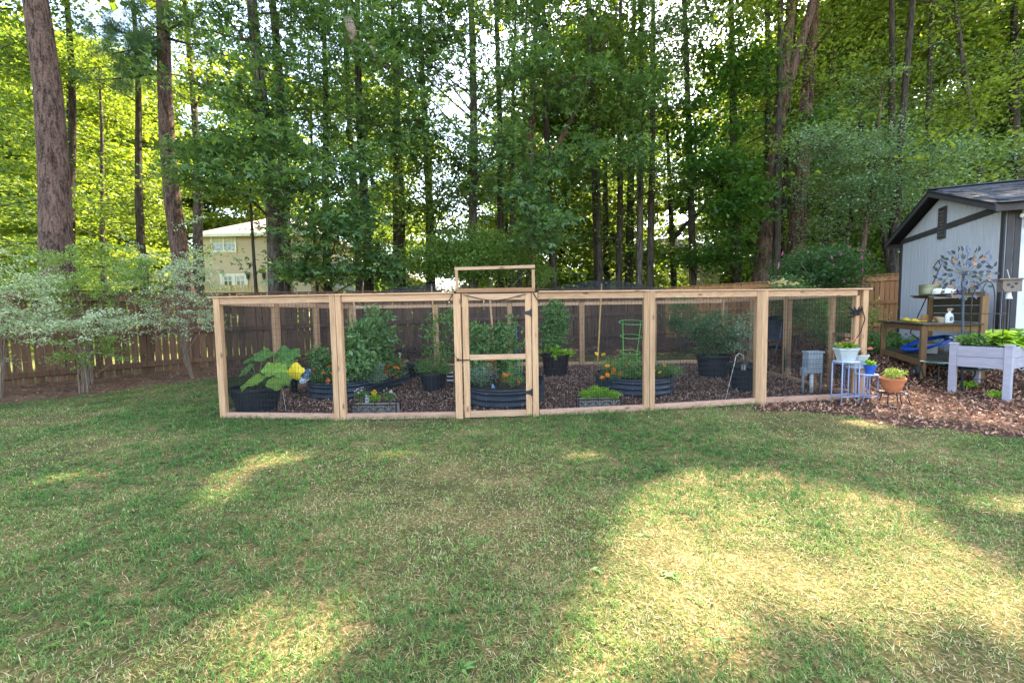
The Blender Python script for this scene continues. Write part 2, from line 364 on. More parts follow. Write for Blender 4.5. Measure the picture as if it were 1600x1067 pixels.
def segs_mesh(name, A, B, rad):
    """many straight wires as square prisms"""
    A = np.asarray(A, float); B = np.asarray(B, float); d = B - A; d /= np.linalg.norm(d, axis=1)[:, None]
    ref = np.where(np.abs(d[:, 2:3]) > .9, np.array([[0, 1., 0]]), np.array([[0, 0, 1.]]))
    s = np.cross(d, ref); s /= np.linalg.norm(s, axis=1)[:, None]; u = np.cross(s, d)
    c = [(s + u) * rad * .7, (u - s) * rad * .7, (-s - u) * rad * .7, (s - u) * rad * .7]
    V = np.stack([A + k for k in c] + [B + k for k in c], 1).reshape(-1, 3); n = len(A)
    b = (np.arange(n) * 8)[:, None, None]; F = np.array([[0, 1, 5, 4], [1, 2, 6, 5], [2, 3, 7, 6], [3, 0, 4, 7]])[None]
    return np_mesh(name, V, (b + F).reshape(-1, 4))
def wire_panel(a, b, z0, z1, fine=.55, off=0.0):
    """welded wire between two posts: 5 x 7.5 cm above, close hardware cloth below"""
    a, b = np.array(a[:2]), np.array(b[:2]); L = np.linalg.norm(b - a); t = (b - a) / L
    A, B = [], []
    def p(s, z, j=0):
        return (*(a + t * s), z)
    for s in np.arange(.02, L, .051):
        A.append(p(s, z0)); B.append(p(s, z1))
    for z in np.arange(z0 + .02, z1, .076):
        w = .004 * math.sin(z * 9); A.append(p(0, z + w)); B.append(p(L, z - w))
    if fine:
        for s in np.arange(.02, L, .0255):
            A.append(p(s, z0)); B.append(p(s, z0 + fine))
        for z in np.arange(z0 + .01, z0 + fine, .0255):
            A.append(p(0, z)); B.append(p(L, z))
    A, B = np.array(A), np.array(B); n = np.array([-t[1], t[0], 0]) * off
    return segs_mesh('wire', A + n, B + n, .0018)

# ------------------------------------------------------------------ the garden enclosure
H = 1.70
enc = thing('garden_enclosure', 'cedar framed walk-in garden enclosure with black wire panels and a gate', 'enclosure', (0, 0, 0))
def post(p, dx=0.0, w=.085, d=.085, z1=H - .012, m=WOOD_V, name='post', lean=0, y=0.0, parent=enc, z0=-.05):
    return MB().beam((p[0] + dx, p[1] + y, z0), (p[0] + dx + lean, p[1] + y, z1), w, d, up=(0, 1, 0), bev=.004).build(name, m, parent)
def rail(a, b, z, h=.085, w=.042, m=WOOD_H, name='rail', parent=enc, off=0.0):
    a = np.array([a[0], a[1] + off, z]); b = np.array([b[0], b[1] + off, z if np.isscalar(z) else z])
    return MB().beam(a, b, w, h, bev=.003).build(name, m, parent)
def lerp(a, b, t): return a + (b - a) * t
def inset(a, b, e0, e1):
    t = (b - a)[:2]; L = np.linalg.norm(t); u = np.array([*(t / L), 0]); return a + u * e0, b - u * e1
post(FP[0], .04, .085, .085)
for p, w in ((FP[1], .074), (FP[4], .076), (FP[5], .085)):
    post(p, -.040, w); post(p, .042, w, lean=-.004)
post(FP[2], -.055, .096, .09); post(FP[3], .048, .08, .09)
post(FP[6], -.02, .085); post(FP[6], -.115, .06, .085, z1=H - .1, y=.03)
ed = [(.085, .082), (.082, .11), (0, 0), (.095, .082), (.084, .09), (.09, .16)]
for i in range(6):
    if i == 2: continue
    a, b = inset(FP[i], FP[i + 1], *ed[i])
    rail(a, b, .045, .085, .05, m=WOOD_P, name='bottom_rail')
    rail(a, b, H - .055, .088, .042, name='top_rail')
    obj('wire_panel', wire_panel(a, b, .09, H - .06, off=.024), WIRE, enc)
# cap boards over the front wall
for a, b in ((0, 2), (3, 6)):
    p, q = FP[a], FP[b]
    ks = list(range(a, b + 1))
    for k in ks[:-1]:
        A, B = FP[k] + np.array([-.05 if k == 0 else 0, 0, 0]), FP[k + 1] + np.array([.06 if k + 1 == 6 else -.1 if k + 1 == 2 else 0, 0, 0])
        if k == 3: A = A + np.array([.1, 0, 0])
        MB().beam((A[0] + .001, A[1], H), (B[0] - .001, B[1], H), .11, .02, bev=.003).build('cap_board', WOOD_H, enc)
# back and side walls
LS = [np.array([-4.14, 7.65, 0]), np.array([-4.17, 9.3, 0])]
RS = [np.array([5.36, 7.28, 0]), np.array([5.45, 8.6, 0]), np.array([5.5, 9.95, 0])]
for p in BP: post(p, 0, .13, .085, z1=H - .03)
for p in LS: post(p, 0, .085, .13, z1=H - .03)
post(RS[0], 0, .05, .085, z1=H - .03); post(RS[1], 0, .085, .14, z1=H - .03); post(RS[2], 0, .085, .11, z1=H - .03)
walls = [(BP[k], BP[k + 1]) for k in range(5)]
lw = [FP[0] + np.array([.04, 0, 0])] + LS + [BP[0]]; rw = [FP[6] + np.array([-.02, 0, 0])] + RS + [BP[5]]
sides = [(lw[k], lw[k + 1]) for k in range(3)] + [(rw[k], rw[k + 1]) for k in range(4)]
for k, (a, b) in enumerate(walls + sides):
    a, b = inset(a, b, .07, .07)
    rail(a, b, .05, .085, .042, name='bottom_rail'); rail(a, b, H - .07, .085, .042, name='top_rail')
    obj('wire_panel', wire_panel(a, b, .095, H - .11, fine=.45, off=.026), WIRE, enc)
    n = np.array([-(b - a)[1], (b - a)[0]]); n = n / np.linalg.norm(n) * .045
    V = [(a[0] + n[0], a[1] + n[1], .26), (b[0] + n[0], b[1] + n[1], .26), (b[0] + n[0], b[1] + n[1], H - .1), (a[0] + n[0], a[1] + n[1], H - .1)]
    MB().add(V, [(0, 1, 2, 3)]).build('bird_netting', NETM, enc)
MB().beam((RS[0][0], RS[0][1] - .02, .98), (FP[6][0] - .06, FP[6][1] + .06, .98), .05, .06).build('brace_rail', WOOD_V, enc)
MB().beam((RS[0][0] - .01, RS[0][1] - .06, .10), (RS[0][0] - .01, RS[0][1] - .06, .95), .04, .05, up=(0, 1, 0)).build('brace_post', WOOD_V, enc)
# netting roof propped up by the two tall stakes
gx, gy = np.linspace(0, 1, 60), np.linspace(0, 1, 34)
V = []
fx = np.array([p[0] for p in FP]); fy = np.array([p[1] for p in FP])
for v in gy:
    for u in gx:
        x0 = lerp(-4.08, 5.43, u); y0 = np.interp(x0, fx, fy) + .03; y = lerp(y0, BACK_Y, v)
        e = min(u, 1 - u, 1) * 4; ev = min(v, 1 - v) * 3.2
        sag = -.05 * min(1, e) * min(1, ev)
        hump = .34 * math.exp(-((x0 - 1.7) / 1.25) ** 2 - ((y - 8.55) / 1.6) ** 2) + .32 * math.exp(-((x0 + 1.45) / 1.3) ** 2 - ((y - 8.6) / 1.6) ** 2)
        V.append((x0, y, H + .014 + (hump * 1.05 + sag) * min(1, e * 1.3) * min(1, ev)))
nu = len(gx); F = [(j * nu + i, j * nu + i + 1, (j + 1) * nu + i + 1, (j + 1) * nu + i) for j in range(len(gy) - 1) for i in range(nu - 1)]
MB().add(V, F).build('roof_netting', net_mat('roof_net', '#12161c', .38), enc, smooth=True)
# header and arch over the gate
g0, g1 = FP[2], FP[3]
MB().beam((g0[0] - .06, g0[1] - .004, H + .028), (g1[0] + .05, g1[1] - .004, H + .028), .09, .055, bev=.003).build('gate_header', WOOD_D, enc)
for x, p in ((-.055, g0), (.035, g1)): MB().beam((p[0] + x, p[1], H + .057), (p[0] + x, p[1], H + .30), .04, .04, up=(0, 1, 0)).build('arch_post', WOOD_V, enc)
MB().beam((g0[0] - .078, g0[1], H + .3205), (g1[0] + .058, g1[1], H + .338), .042, .04).build('arch_rail', WOOD_H, enc)
# the gate
gate = bpy.data.objects.new('gate', None); COL.objects.link(gate); gate.parent = enc
ga, gb = inset(g0, g1, .005, .0)
ga = ga + np.array([.0, -.012, 0]); gb = gb + np.array([-.0, -.012, 0])
u = (gb - ga) / np.linalg.norm(gb - ga)
def gpt(s, z): q = ga + u * s; return (q[0], q[1], z)
W = np.linalg.norm(gb - ga)
for s in (.048, W - .042): MB().beam(gpt(s, .012), gpt(s, H - .015), .082, .042, up=(0, 1, 0), bev=.003).build('stile', WOOD_V, gate)
for z, h in ((.055, .085), (.83, .07), (H - .06, .085)):
    MB().beam(gpt(.092, z), gpt(W - .086, z), .042, h, bev=.003).build('gate_rail', WOOD_H, gate)
obj('gate_wire', wire_panel(np.array(gpt(.09, 0)), np.array(gpt(W - .085, 0)), .1, H - .1, off=.022), WIRE, gate)
for z in (.34, 1.42):
    c = np.array(gpt(W - .01, z)) + np.array([0, -.028, 0]); mb = MB()
    mb.box(c + (.02, 0, 0), (.03, .006, .1)); mb.add([c + (-.005, -.003, -.035), c + (-.005, -.003, .035), c + (-.13, -.003, .008), c + (-.13, -.003, -.008)], [(0, 3, 2, 1)])
    mb.tube([c + (.003, -.006, -.05), c + (.003, -.006, .05)], .009, 8)
    mb.build('hinge', BLACK_IRON, gate)
c = np.array(gpt(.03, .80)) + np.array([0, -.026, 0]); mb = MB()
mb.box(c + (-.08, 0, 0), (.05, .012, .055)); mb.tube([c + (-.1, -.012, 0), c + (.07, -.012, .0)], .008, 8); mb.ball(c + (-.09, -.018, .005), .02, 10, 6)
mb.tube([c + (-.07, -.01, 0), c + (-.13, -.012, .05), c + (-.15, -.006, .14), c + (-.15, -.004, .2)], .003, 5)
mb.build('gate_latch', BLACK_IRON, gate)
pts = [gpt(.03 + (W - .1) * t, H - .03 - .075 * math.sin(math.pi * t) ** 1.2) for t in np.linspace(0, 1, 14)]
MB().tube([(a, b - .03, c2) for a, b, c2 in pts], .006, 5).build('net_cord', BLACK_IRON, gate)
for s, dx in ((-.11, -.06), (W + .03, .06)):   # loose net folded over the jambs
    q = np.array(gpt(s, H - .07)) + np.array([0, -.04, 0])
    MB().tube([q + (0, .0, .06), q + (dx * .4, -.004, .01), q + (dx, 0, -.05), q + (dx * 1.4, .01, -.1)], [.009, .007, .006, .004], 6).build('net_cord', BLACK_IRON, enc)
# net gathered in the right corner
q = FP[6] + np.array([-.15, -.03, H - .36]); mb = MB()
for k in range(12):
    a = random.uniform(0, 6.28); r0 = random.uniform(.05, .16)
    mb.tube([q, q + (r0 * .5 * math.cos(a), -.01, r0 * .5 * math.sin(a)), q + (r0 * math.cos(a), .02, r0 * math.sin(a) + .04)], [.022, .016, .003], 5)
mb.tube([q + (.06, -.02, .1), q + (.12, -.02, -.1), q + (.05, -.03, -.3), q + (-.08, -.03, -.5)], .006, 5)
mb.build('gathered_net', mat('net_black', '#0f1114', '#1b1e22', rough=.7), enc)

# ------------------------------------------------------------------ the yard fence
def fence_run(i, label, cat_mat, gap, inner, plank_w=.135, rail_m=None, z_off=0.0):
    a, b = FENCE[i], FENCE[i + 1]; L = np.linalg.norm(b - a); t = (b - a) / L; rz = math.atan2(t[1], t[0]); n = np.array([t[1], -t[0]])
    th = thing('wooden_fence', label, 'fence', (a[0], a[1], float(gz(*a))))
    base = np.array([a[0], a[1], float(gz(*a))])
    zf = lambda s: float(FENCE_Z[i] + (FENCE_Z[i + 1] - FENCE_Z[i]) * s / L) + z_off
    variants = []
    for k in range(5):
        r = random.Random(k); w, h = plank_w, 1.92; mb = MB()
        w1, w2 = w * r.uniform(.96, 1), w * r.uniform(.95, 1); j = r.uniform(-.012, .012)
        mb.add([(-w1/2, -.009, 0), (w1/2, -.009, 0), (w1/2, .009, 0), (-w1/2, .009, 0), (-w2/2 + j, -.009, .9), (w2/2 + j, -.009, .9), (w2/2 + j, .009, .9), (-w2/2 + j, .009, .9),
                (-w1/2, -.009, h), (w1/2, -.009, h), (w1/2, .009, h), (-w1/2, .009, h)],
               [(3, 2, 1, 0), (8, 9, 10, 11)] + [(b0 + x, b0 + (x + 1) % 4, b0 + 4 + (x + 1) % 4, b0 + 4 + x) for b0 in (0, 4) for x in range(4)])
        me = mb.mesh('plank'); me.materials.append(cat_mat); variants.append(me)
    s = .08
    while s < L - .05:
        o = obj('plank', random.choice(variants), None, th)
        q = a + t * s; o.location = (q[0] - base[0], q[1] - base[1], zf(s) - .02 + random.uniform(-.01, .015) - base[2])
        o.rotation_euler = (random.uniform(-.006, .006), random.uniform(-.008, .008), rz + random.uniform(-.02, .02))
        o.scale = (random.uniform(.95, 1.03), 1, random.uniform(.99, 1.01))
        s += plank_w + gap * random.uniform(.5, 1.5)
    seg = np.arange(0, L + .01, 2.4); seg = list(seg) + ([L] if L - seg[-1] > .3 else [])
    for s0, s1 in zip(seg[:-1], seg[1:]):
        for z in (.20, .98, 1.76):
            A = a + t * (s0 + .003) + n * .032 * inner; B = a + t * (s1 - .003) + n * .032 * inner
            MB().beam((*A, zf(s0) + z), (*B, zf(s1) + z), .04, .12, bev=.004).build('fence_rail', rail_m or cat_mat, th, off=base)
        A = a + t * s0 - n * .062 * inner
        MB().beam((*A, zf(s0) - .1), (*A, zf(s0) + 1.84), .09, .09, up=(*t, 0)).build('fence_post', cat_mat, th, off=base)
    for s0, s1 in zip(seg[:-1], seg[1:]):
        A = a + t * (s0 + .002); B = a + t * (s1 - .002)
        MB().beam((*A, zf(s0) + 1.925), (*B, zf(s1) + 1.925), .11, .025, bev=.003).build('fence_cap', rail_m or cat_mat, th, off=base)
    return th
fence_run(0, 'dark stained picket fence on the left behind the pale variegated shrubs', FENCE_V, .024, 1)
fence_run(1, 'long dark brown board fence running behind the garden enclosure', FENCE_V, .010, 1)
fence_run(2, 'warm brown board fence between the enclosure and the grey shed', FENCE_W, .012, 1)
fence_run(3, 'brown board fence running on behind the grey shed', FENCE_W, .012, 1)
# ------------------------------------------------------------------ the shed
SL, SR = np.array([11.1, 12.5]), np.array([9.1, 8.1])
sd = (SR - SL) / np.linalg.norm(SR - SL); sn = np.array([-sd[1], sd[0]])        # sd: along the gable wall towards the camera, sn: into the shed
SW = np.linalg.norm(SR - SL); SZ = .30
if sn[0] < 0: sn = -sn
shed = thing('garden_shed', 'pale grey board sided shed with dark trim and shingled gable roof', 'shed', (*SR, SZ))
rzs = math.atan2(sd[1], sd[0])
sb = np.array([*SR, SZ])
def SP(s, n, z): q = SL + sd * s + sn * n; return np.array([q[0], q[1], SZ + z])
GREY_S = mat('shed_siding', '#bfbec4', '#cecdd2', rough=.7, scale=4, stretch=(6, 6, .8), bump=.1, rand=.03)
TRIM = mat('shed_trim', '#3f3b3c', '#4d494a', rough=.7, scale=5, rand=.05)
WHITE = mat('white_paint', '#d9dade', '#e4e4e6', rough=.6, scale=5)
SHING = mat('roof_shingle', '#33343b', '#5b5c63', rough=.9, scale=60, bump=.4, rand=.35)
EZ, PZ, DEEP = 2.95, 3.72, 5.5
def roofz(s): return EZ + (PZ - EZ) * (1 - abs(s / SW - .5) * 2)
# siding boards of the gable wall, grooves between them
nb = 24; bw = SW / nb
for k in range(nb):
    s0, s1 = k * bw + .009, (k + 1) * bw - .009
    z0, z1 = roofz(s0), roofz(s1); zm = None
    V = [SP(s0, 0, -.15), SP(s1, 0, -.15), SP(s1, 0, z1), SP(s0, 0, z0), SP(s0, .03, -.15), SP(s1, .03, -.15), SP(s1, .03, z1), SP(s0, .03, z0)]
    MB().add(V, [(0, 1, 2, 3), (5, 4, 7, 6), (1, 5, 6, 2), (4, 0, 3, 7), (3, 2, 6, 7), (4, 5, 1, 0)]).build('siding_board', GREY_S, shed, off=sb)
mb = MB(); V = [SP(0, .014, -.15), SP(SW, .014, -.15), SP(SW, .014, EZ - .01), SP(SW / 2, .014, PZ - .01), SP(0, .014, EZ - .01)]
W2 = [SP(0, DEEP, -.15), SP(SW, DEEP, -.15), SP(SW, DEEP, EZ - .01), SP(SW / 2, DEEP, PZ - .01), SP(0, DEEP, EZ - .01)]
mb.add(V + W2, [(4, 3, 2, 1, 0), (5, 6, 7, 8, 9), (0, 1, 6, 5), (4, 0, 5, 9), (1, 2, 7, 6)])
mb.build('wall', WHITE, shed, off=sb)
def sbeam(a, b, w, h, name, m=TRIM, up=(0, 0, 1)): return MB().beam(a, b, w, h, up=up, bev=.004).build(name, m, shed, off=sb)
up_n = (float(sn[0]), float(sn[1]), 0)
sbeam(SP(.06, -.012, -.15), SP(.06, -.012, EZ + .02), .13, .022, 'corner_trim', up=up_n)
sbeam(SP(SW - .06, -.012, -.15), SP(SW - .06, -.012, EZ + .03), .12, .022, 'corner_trim', up=up_n)
side_n = (float(sd[0]), float(sd[1]), 0)
# the long side facing the lawn: dark trim, white wall, dark panels
sbeam(SP(SW + .014, .052, -.15), SP(SW + .014, .052, EZ - .03), .09, .022, 'corner_trim', up=side_n)
sbeam(SP(SW + .014, .152, -.15), SP(SW + .014, .152, EZ - .03), .085, .024, 'corner_trim', up=side_n)
for n0 in (.44, .66, .88):
    sbeam(SP(SW + .02, n0, .95), SP(SW + .02, n0, 2.25), .2, .03, 'shutter_board', up=side_n)
for z in (1.2, 2.18, 1.62): sbeam(SP(SW + .05, .345, z), SP(SW + .05, .98, z), .025, .13, 'shutter_batten')
for n0, n1 in ((.3, .52),): pass
for z0, nm in ((-.02, 'skirt_board'),): sbeam(SP(SW + .016, .03, z0), SP(SW + .016, DEEP, z0), .03, .22, nm)
# gable trim: a level band, rake boards, louvred vent
sbeam(SP(.12, -.012, EZ - .02), SP(SW / 2 - .20, -.012, EZ - .02), .022, .13, 'gable_band')
sbeam(SP(SW / 2 + .20, -.012, EZ - .02), SP(SW - .12, -.012, EZ - .02), .022, .13, 'gable_band')
ov = .30
for s in (-1, 1):
    e = SW / 2 + s * (SW / 2 + .28); ez = EZ - .28 * (PZ - EZ) / (SW / 2)
    sbeam(SP(e, -ov + .02, ez + .02), SP(SW / 2, -ov + .02, PZ + .02), .03, .12, 'rake_board')
    # roof slab
    a, b = SP(e, -ov, ez + .10), SP(SW / 2, -ov, PZ + .10); c, d = SP(SW / 2, DEEP + .3, PZ + .10), SP(e, DEEP + .3, ez + .10)
    dn = np.array([0, 0, .05]); mb = MB().add([a, b, c, d, a - dn, b - dn, c - dn, d - dn], [(0, 1, 2, 3) if s > 0 else (3, 2, 1, 0), (7, 6, 5, 4), (0, 4, 5, 1), (3, 2, 6, 7), (0, 3, 7, 4), (1, 5, 6, 2)])
    mb.build('roof_deck', mat('roof_deck', '#232326', '#2c2c30', rough=.9), shed, off=sb)
    sbeam(SP(e, -ov + .02, ez + .0), SP(e, DEEP + .3, ez + .0), .035, .13, 'fascia')
# shingles on the slope that shows
e = SW + .28; ez = EZ - .28 * (PZ - EZ) / (SW / 2); slope = np.array([*(sd * (e - SW / 2)), ez - PZ]); SLN = np.linalg.norm(slope); sl = slope / SLN
along = np.array([*sn, 0]); nrm = np.cross(sl, along); nrm = nrm if nrm[2] > 0 else -nrm
sh_me = []
for k in range(4):
    w, l = .318, .17; mb = MB(); t = .006 + .003 * k
    v = [(-w/2, -l/2, 0), (w/2, -l/2, 0), (w/2, l/2, t + .004), (-w/2, l/2, t + .004), (-w/2, l/2, 0), (w/2, l/2, 0)]
    mb.add(v, [(3, 2, 1, 0), (4, 5, 2, 3), (0, 4, 3), (1, 2, 5)]); me = mb.mesh('shingle'); me.materials.append(SHING); sh_me.append(me)
roof_anchor = bpy.data.objects.new('roof_shingling', None); COL.objects.link(roof_anchor); roof_anchor.parent = shed
rows = int(SLN / .155); n_sh = 0
Rm = Matrix((( along[0], sl[0], nrm[0]), (along[1], sl[1], nrm[1]), (along[2], sl[2], nrm[2]))).to_4x4()
for r_ in range(rows + 1):
    off = random.uniform(0, .32)
    for c_ in range(13):
        n0 = -ov + off + c_ * .325 - .16
        if n0 > 3.6 or n0 < -ov - .01: continue
        q = SP(SW / 2, n0 + .16, PZ + .104) + sl * (r_ * .155 + .08) + nrm * .002
        o = obj('shingle', random.choice(sh_me), None, roof_anchor); q = q - sb
        o.matrix_local = Matrix.Translation(Vector(q)) @ Rm; n_sh += 1
mb = MB(); cap_a, cap_b = SP(SW / 2, -ov, PZ + .125), SP(SW / 2, 3.6, PZ + .125)
mb.beam(cap_a, cap_b, .2, .02); mb.build('ridge_cap', SHING, shed, off=sb)
vent = MB(); c0 = SW / 2
for a, b in ((-.17, -.13), (.13, .17)): vent.beam(SP(c0 + (a + b) / 2, -.02, EZ - .26), SP(c0 + (a + b) / 2, -.02, EZ + .46), .04, .04, up=up_n)
vent.beam(SP(c0 - .13, -.02, EZ - .24), SP(c0 + .13, -.02, EZ - .24), .04, .04); vent.beam(SP(c0 - .13, -.02, EZ + .44), SP(c0 + .13, -.02, EZ + .44), .04, .04)
V = [SP(c0 - .15, -.003, EZ - .25), SP(c0 + .15, -.003, EZ - .25), SP(c0 + .15, -.003, EZ + .45), SP(c0 - .15, -.003, EZ + .45)]; vent.add(V, [(0, 1, 2, 3)])
vo = vent.build('gable_vent', TRIM, shed, off=sb)
for k in range(8):
    z = EZ - .19 + k * .078
    MB().beam(SP(c0 - .13, -.02, z), SP(c0 + .13, -.02, z), .05, .012, up=(sn[0] * .6, sn[1] * .6, .8)).build('slat', mat('vent_slat', '#7c7370', '#8a817d'), vo, off=sb)
# flood light and a blue plug box on the white wall
fl = MB(); q = SP(SW + .08, .30, 2.62); fl.box(q, (.2, .16, .2), rz=rzs); fl.box(q + np.array([*(sd * .12), .0]), (.16, .05, .16), rz=rzs); fl.ball(q + np.array([*(sn * -.12), .1]), .045, 8, 6)
tag(fl.build('flood_light', WHITE), 'white outdoor light box high on the white shed wall', 'light')
fl = MB(); q2 = SP(SW + .075, .33, 2.32); fl.box(q2, (.10, .05, .17), rz=rzs); fl.tube([q2 + (0, 0, .08), q2 + (0, 0, .2)], .01, 6); fl.tube([q2 + (0, 0, -.08), q2 + (.02, 0, -.2), q2 + (.05, 0, -.28)], .01, 6)
tag(fl.build('plug_box', mat('plug_blue', '#2b4f78', '#35608f', rough=.4)), 'small blue plug box hanging on a cord below the light', 'plug box')

# ------------------------------------------------------------------ houses beyond the fence
TAN = mat('tan_siding', '#cdb89e', '#d6c3ab', rough=.8, scale=2, rand=.02)
CREAM = mat('cream_trim', '#f0ebe0', '#f5f1e8', rough=.7)
GLASSM = mat('window_glass', '#3a4438', '#6d7a63', rough=.08, scale=1.2, spec=.8)
ROOFT = mat('house_roof', '#8e7d76', '#a8968e', rough=.95, scale=14)
SHADE = mat('roller_shade', '#c9c6b0', '#d6d2bd', rough=.8)
def house(name, label, d, px0, px1, py_eave, py_base, depth_m, roof_h, over=.5, wall_m=TAN, rows=True, hip=True):
    a, b = P(px0, py_eave, d), P(px1, py_eave, d); y0 = a[1]; x0, x1 = a[0], b[0]; ze = a[2]; zb = P(px0, py_base, d)[2]
    th = thing(name, label, 'house', ((x0 + x1) / 2, y0, zb)); off = np.array([(x0 + x1) / 2, y0, zb])
    MB().box(((x0 + x1) / 2, y0 + depth_m / 2 + .02, (zb + ze) / 2), (x1 - x0, depth_m, ze - zb)).build('wall', wall_m, th, off=off)
    n = int((ze - zb) / .2)
    for k in range(n):
        z = zb + k * .2
        V = [(x0 - .01, y0 - .016, z), (x1 + .01, y0 - .016, z), (x1 + .01, y0 + .012, z + .199), (x0 - .01, y0 + .012, z + .199), (x0 - .01, y0 + .015, z), (x1 + .01, y0 + .015, z)]
        MB().add(V, [(0, 1, 2, 3), (4, 5, 1, 0), ]).build('siding_board', wall_m, th, off=off)
    xm, ym = (x0 + x1) / 2, y0 + depth_m / 2; o = over; ze2 = ze
    if hip:
        i = min((x1 - x0) / 2, depth_m / 2) * .75
        V = [(x0 - o, y0 - o, ze2), (x1 + o, y0 - o, ze2), (x1 + o, y0 + depth_m + o, ze2), (x0 - o, y0 + depth_m + o, ze2), (x0 + i, ym, ze2 + roof_h), (x1 - i, ym, ze2 + roof_h)]
        F = [(0, 1, 5, 4), (1, 2, 5), (2, 3, 4, 5), (3, 0, 4), (3, 2, 1, 0)]
    else:
        V = [(x0 - o, y0 - o, ze2), (x1 + o, y0 - o, ze2), (x1 + o, y0 + depth_m, ze2), (x0 - o, y0 + depth_m, ze2), (xm, y0 - o, ze2 + roof_h), (xm, y0 + depth_m, ze2 + roof_h)]
        F = [(0, 4, 5, 3), (4, 1, 2, 5), (3, 2, 1, 0), (0, 1, 4)]
    MB().add(V, F).build('roof', ROOFT if hip else wall_m, th, off=off)
    MB().box((xm, y0 - o - .02, ze - .09), (x1 - x0 + 2 * o, .05, .2)).build('fascia', CREAM, th, off=off)
    return th, off, y0
def window(th, off, y0, d, px0, py0, px1, py1, cols=2, split=True):
    a, b = P(px0, py1, d), P(px1, py0, d); x0, x1, z0, z1 = a[0], b[0], a[2], b[2]; w = (x1 - x0) / cols
    fr = MB()
    for x in np.linspace(x0, x1, cols + 1): fr.box((x, y0 - .04, (z0 + z1) / 2), (.11, .07, z1 - z0))
    for z in (z0, z1): fr.box(((x0 + x1) / 2, y0 - .042, z), (x1 - x0 + .11, .075, .12))
    wo = fr.build('window', CREAM, th, off=off)
    for c in range(cols):
        xa, xb = x0 + c * w + .055, x0 + (c + 1) * w - .055
        for za, zb_, m in (((z0 + .06, (z0 + z1) / 2, GLASSM), ((z0 + z1) / 2, z1 - .06, SHADE)) if split else ((z0 + .06, z1 - .06, GLASSM),)):
            MB().box(((xa + xb) / 2, y0 - .018, (za + zb_) / 2), (xb - xa, .02, zb_ - za)).build('pane', m, wo, off=off)
        mb = MB(); mb.box(((xa + xb) / 2, y0 - .032, (z0 + z1) / 2), (xb - xa, .02, .05))
        for q in (1, 2): mb.box((xa + (xb - xa) * q / 3, y0 - .0315, (z0 + z1) / 2), (.022, .008, z1 - z0 - .14))
        mb.box(((xa + xb) / 2, y0 - .0305, z0 + (z1 - z0) * .75), (xb - xa, .007, .02)); mb.box(((xa + xb) / 2, y0 - .0305, z0 + (z1 - z0) * .25), (xb - xa, .007, .02))
        mb.build('muntin', CREAM, wo, off=off)
HD = 30.0
h1, o1, y1 = house('tan_house', 'two storey tan sided house with a railed deck seen past the pine trunks', HD, 317, 482, 368, 462, 9, 2.2, .55)
window(h1, o1, y1, HD, 331, 368.5, 368, 393)
# french doors
a, b = P(344, 449, HD), P(383, 429, HD); xm = (a[0] + b[0]) / 2
fr = MB(); 
for x in (a[0], xm, b[0]): fr.box((x, y1 - .04, (a[2] + b[2]) / 2), (.16, .08, b[2] - a[2]))
fr.box((xm, y1 - .042, b[2]), (b[0] - a[0] + .2, .085, .18))
dr = fr.build('door', CREAM, h1, off=o1)
for xa, xb in ((a[0] + .08, xm - .08), (xm + .08, b[0] - .08)):
    MB().box(((xa + xb) / 2, y1 - .02, (a[2] + b[2]) / 2), (xb - xa, .03, b[2] - a[2])).build('door_leaf', CREAM, dr, off=o1)
    zc = (a[2] + b[2]) / 2 + .05
    for i in range(2):
        for j in range(2): MB().box((xa + (xb - xa) * (.3 + .4 * i), y1 - .037, zc + (j - .5) * .36), ((xb - xa) * .3, .006, .3)).build('pane', GLASSM, dr, off=o1)
for px in (386, 411):
    q = P(px, 431, HD); mb = MB(); mb.box((q[0], y1 - .1, q[2]), (.16, .14, .3)); mb.box((q[0], y1 - .1, q[2] + .2), (.22, .18, .06)); mb.box((q[0], y1 - .1, q[2] - .2), (.1, .1, .08)); mb.build('wall_lantern', BLACK_IRON, h1, off=o1)
# deck with balusters
q0, q1 = P(320, 447, HD - 2.2), P(401, 447, HD - 2.2); yd = q0[1]; zt = q0[2]; DECKW = mat('deck_wood', '#d9bd8c', '#e6cd9f', rough=.8)
MB().box(((q0[0] + q1[0]) / 2, yd, zt), (q1[0] - q0[0], .12, .07)).build('deck_rail', DECKW, h1, off=o1)
MB().box(((q0[0] + q1[0]) / 2, yd, zt - .78), (q1[0] - q0[0], .08, .08)).build('deck_rail', DECKW, h1, off=o1)
MB().box(((q0[0] + q1[0]) / 2, (yd + y1) / 2 + .05, zt - .95), (q1[0] - q0[0] + .2, y1 - yd - .12, .16)).build('deck_floor', DECKW, h1, off=o1)
bal = MB().box((0, 0, 0), (.07, .05, .70)).mesh('baluster'); bal.materials.append(DECKW)
for x in np.arange(q0[0] + .1, q1[0], .19): obj('baluster', bal, None, h1, loc=(x - o1[0], yd - o1[1], zt - .39 - o1[2]))
for x in (q0[0], (q0[0] + q1[0]) / 2, q1[0]):
    MB().box((x, yd + .09, zt - 1.6), (.12, .05, 3.3)).build('deck_post', DECKW, h1, off=o1)
mb = MB(); st = P(416, 462, HD - 2.2); mb.beam((q1[0], yd + .02, zt), (st[0], yd + .02, st[2]), .08, .08); mb.build('stair_rail', DECKW, h1, off=o1)
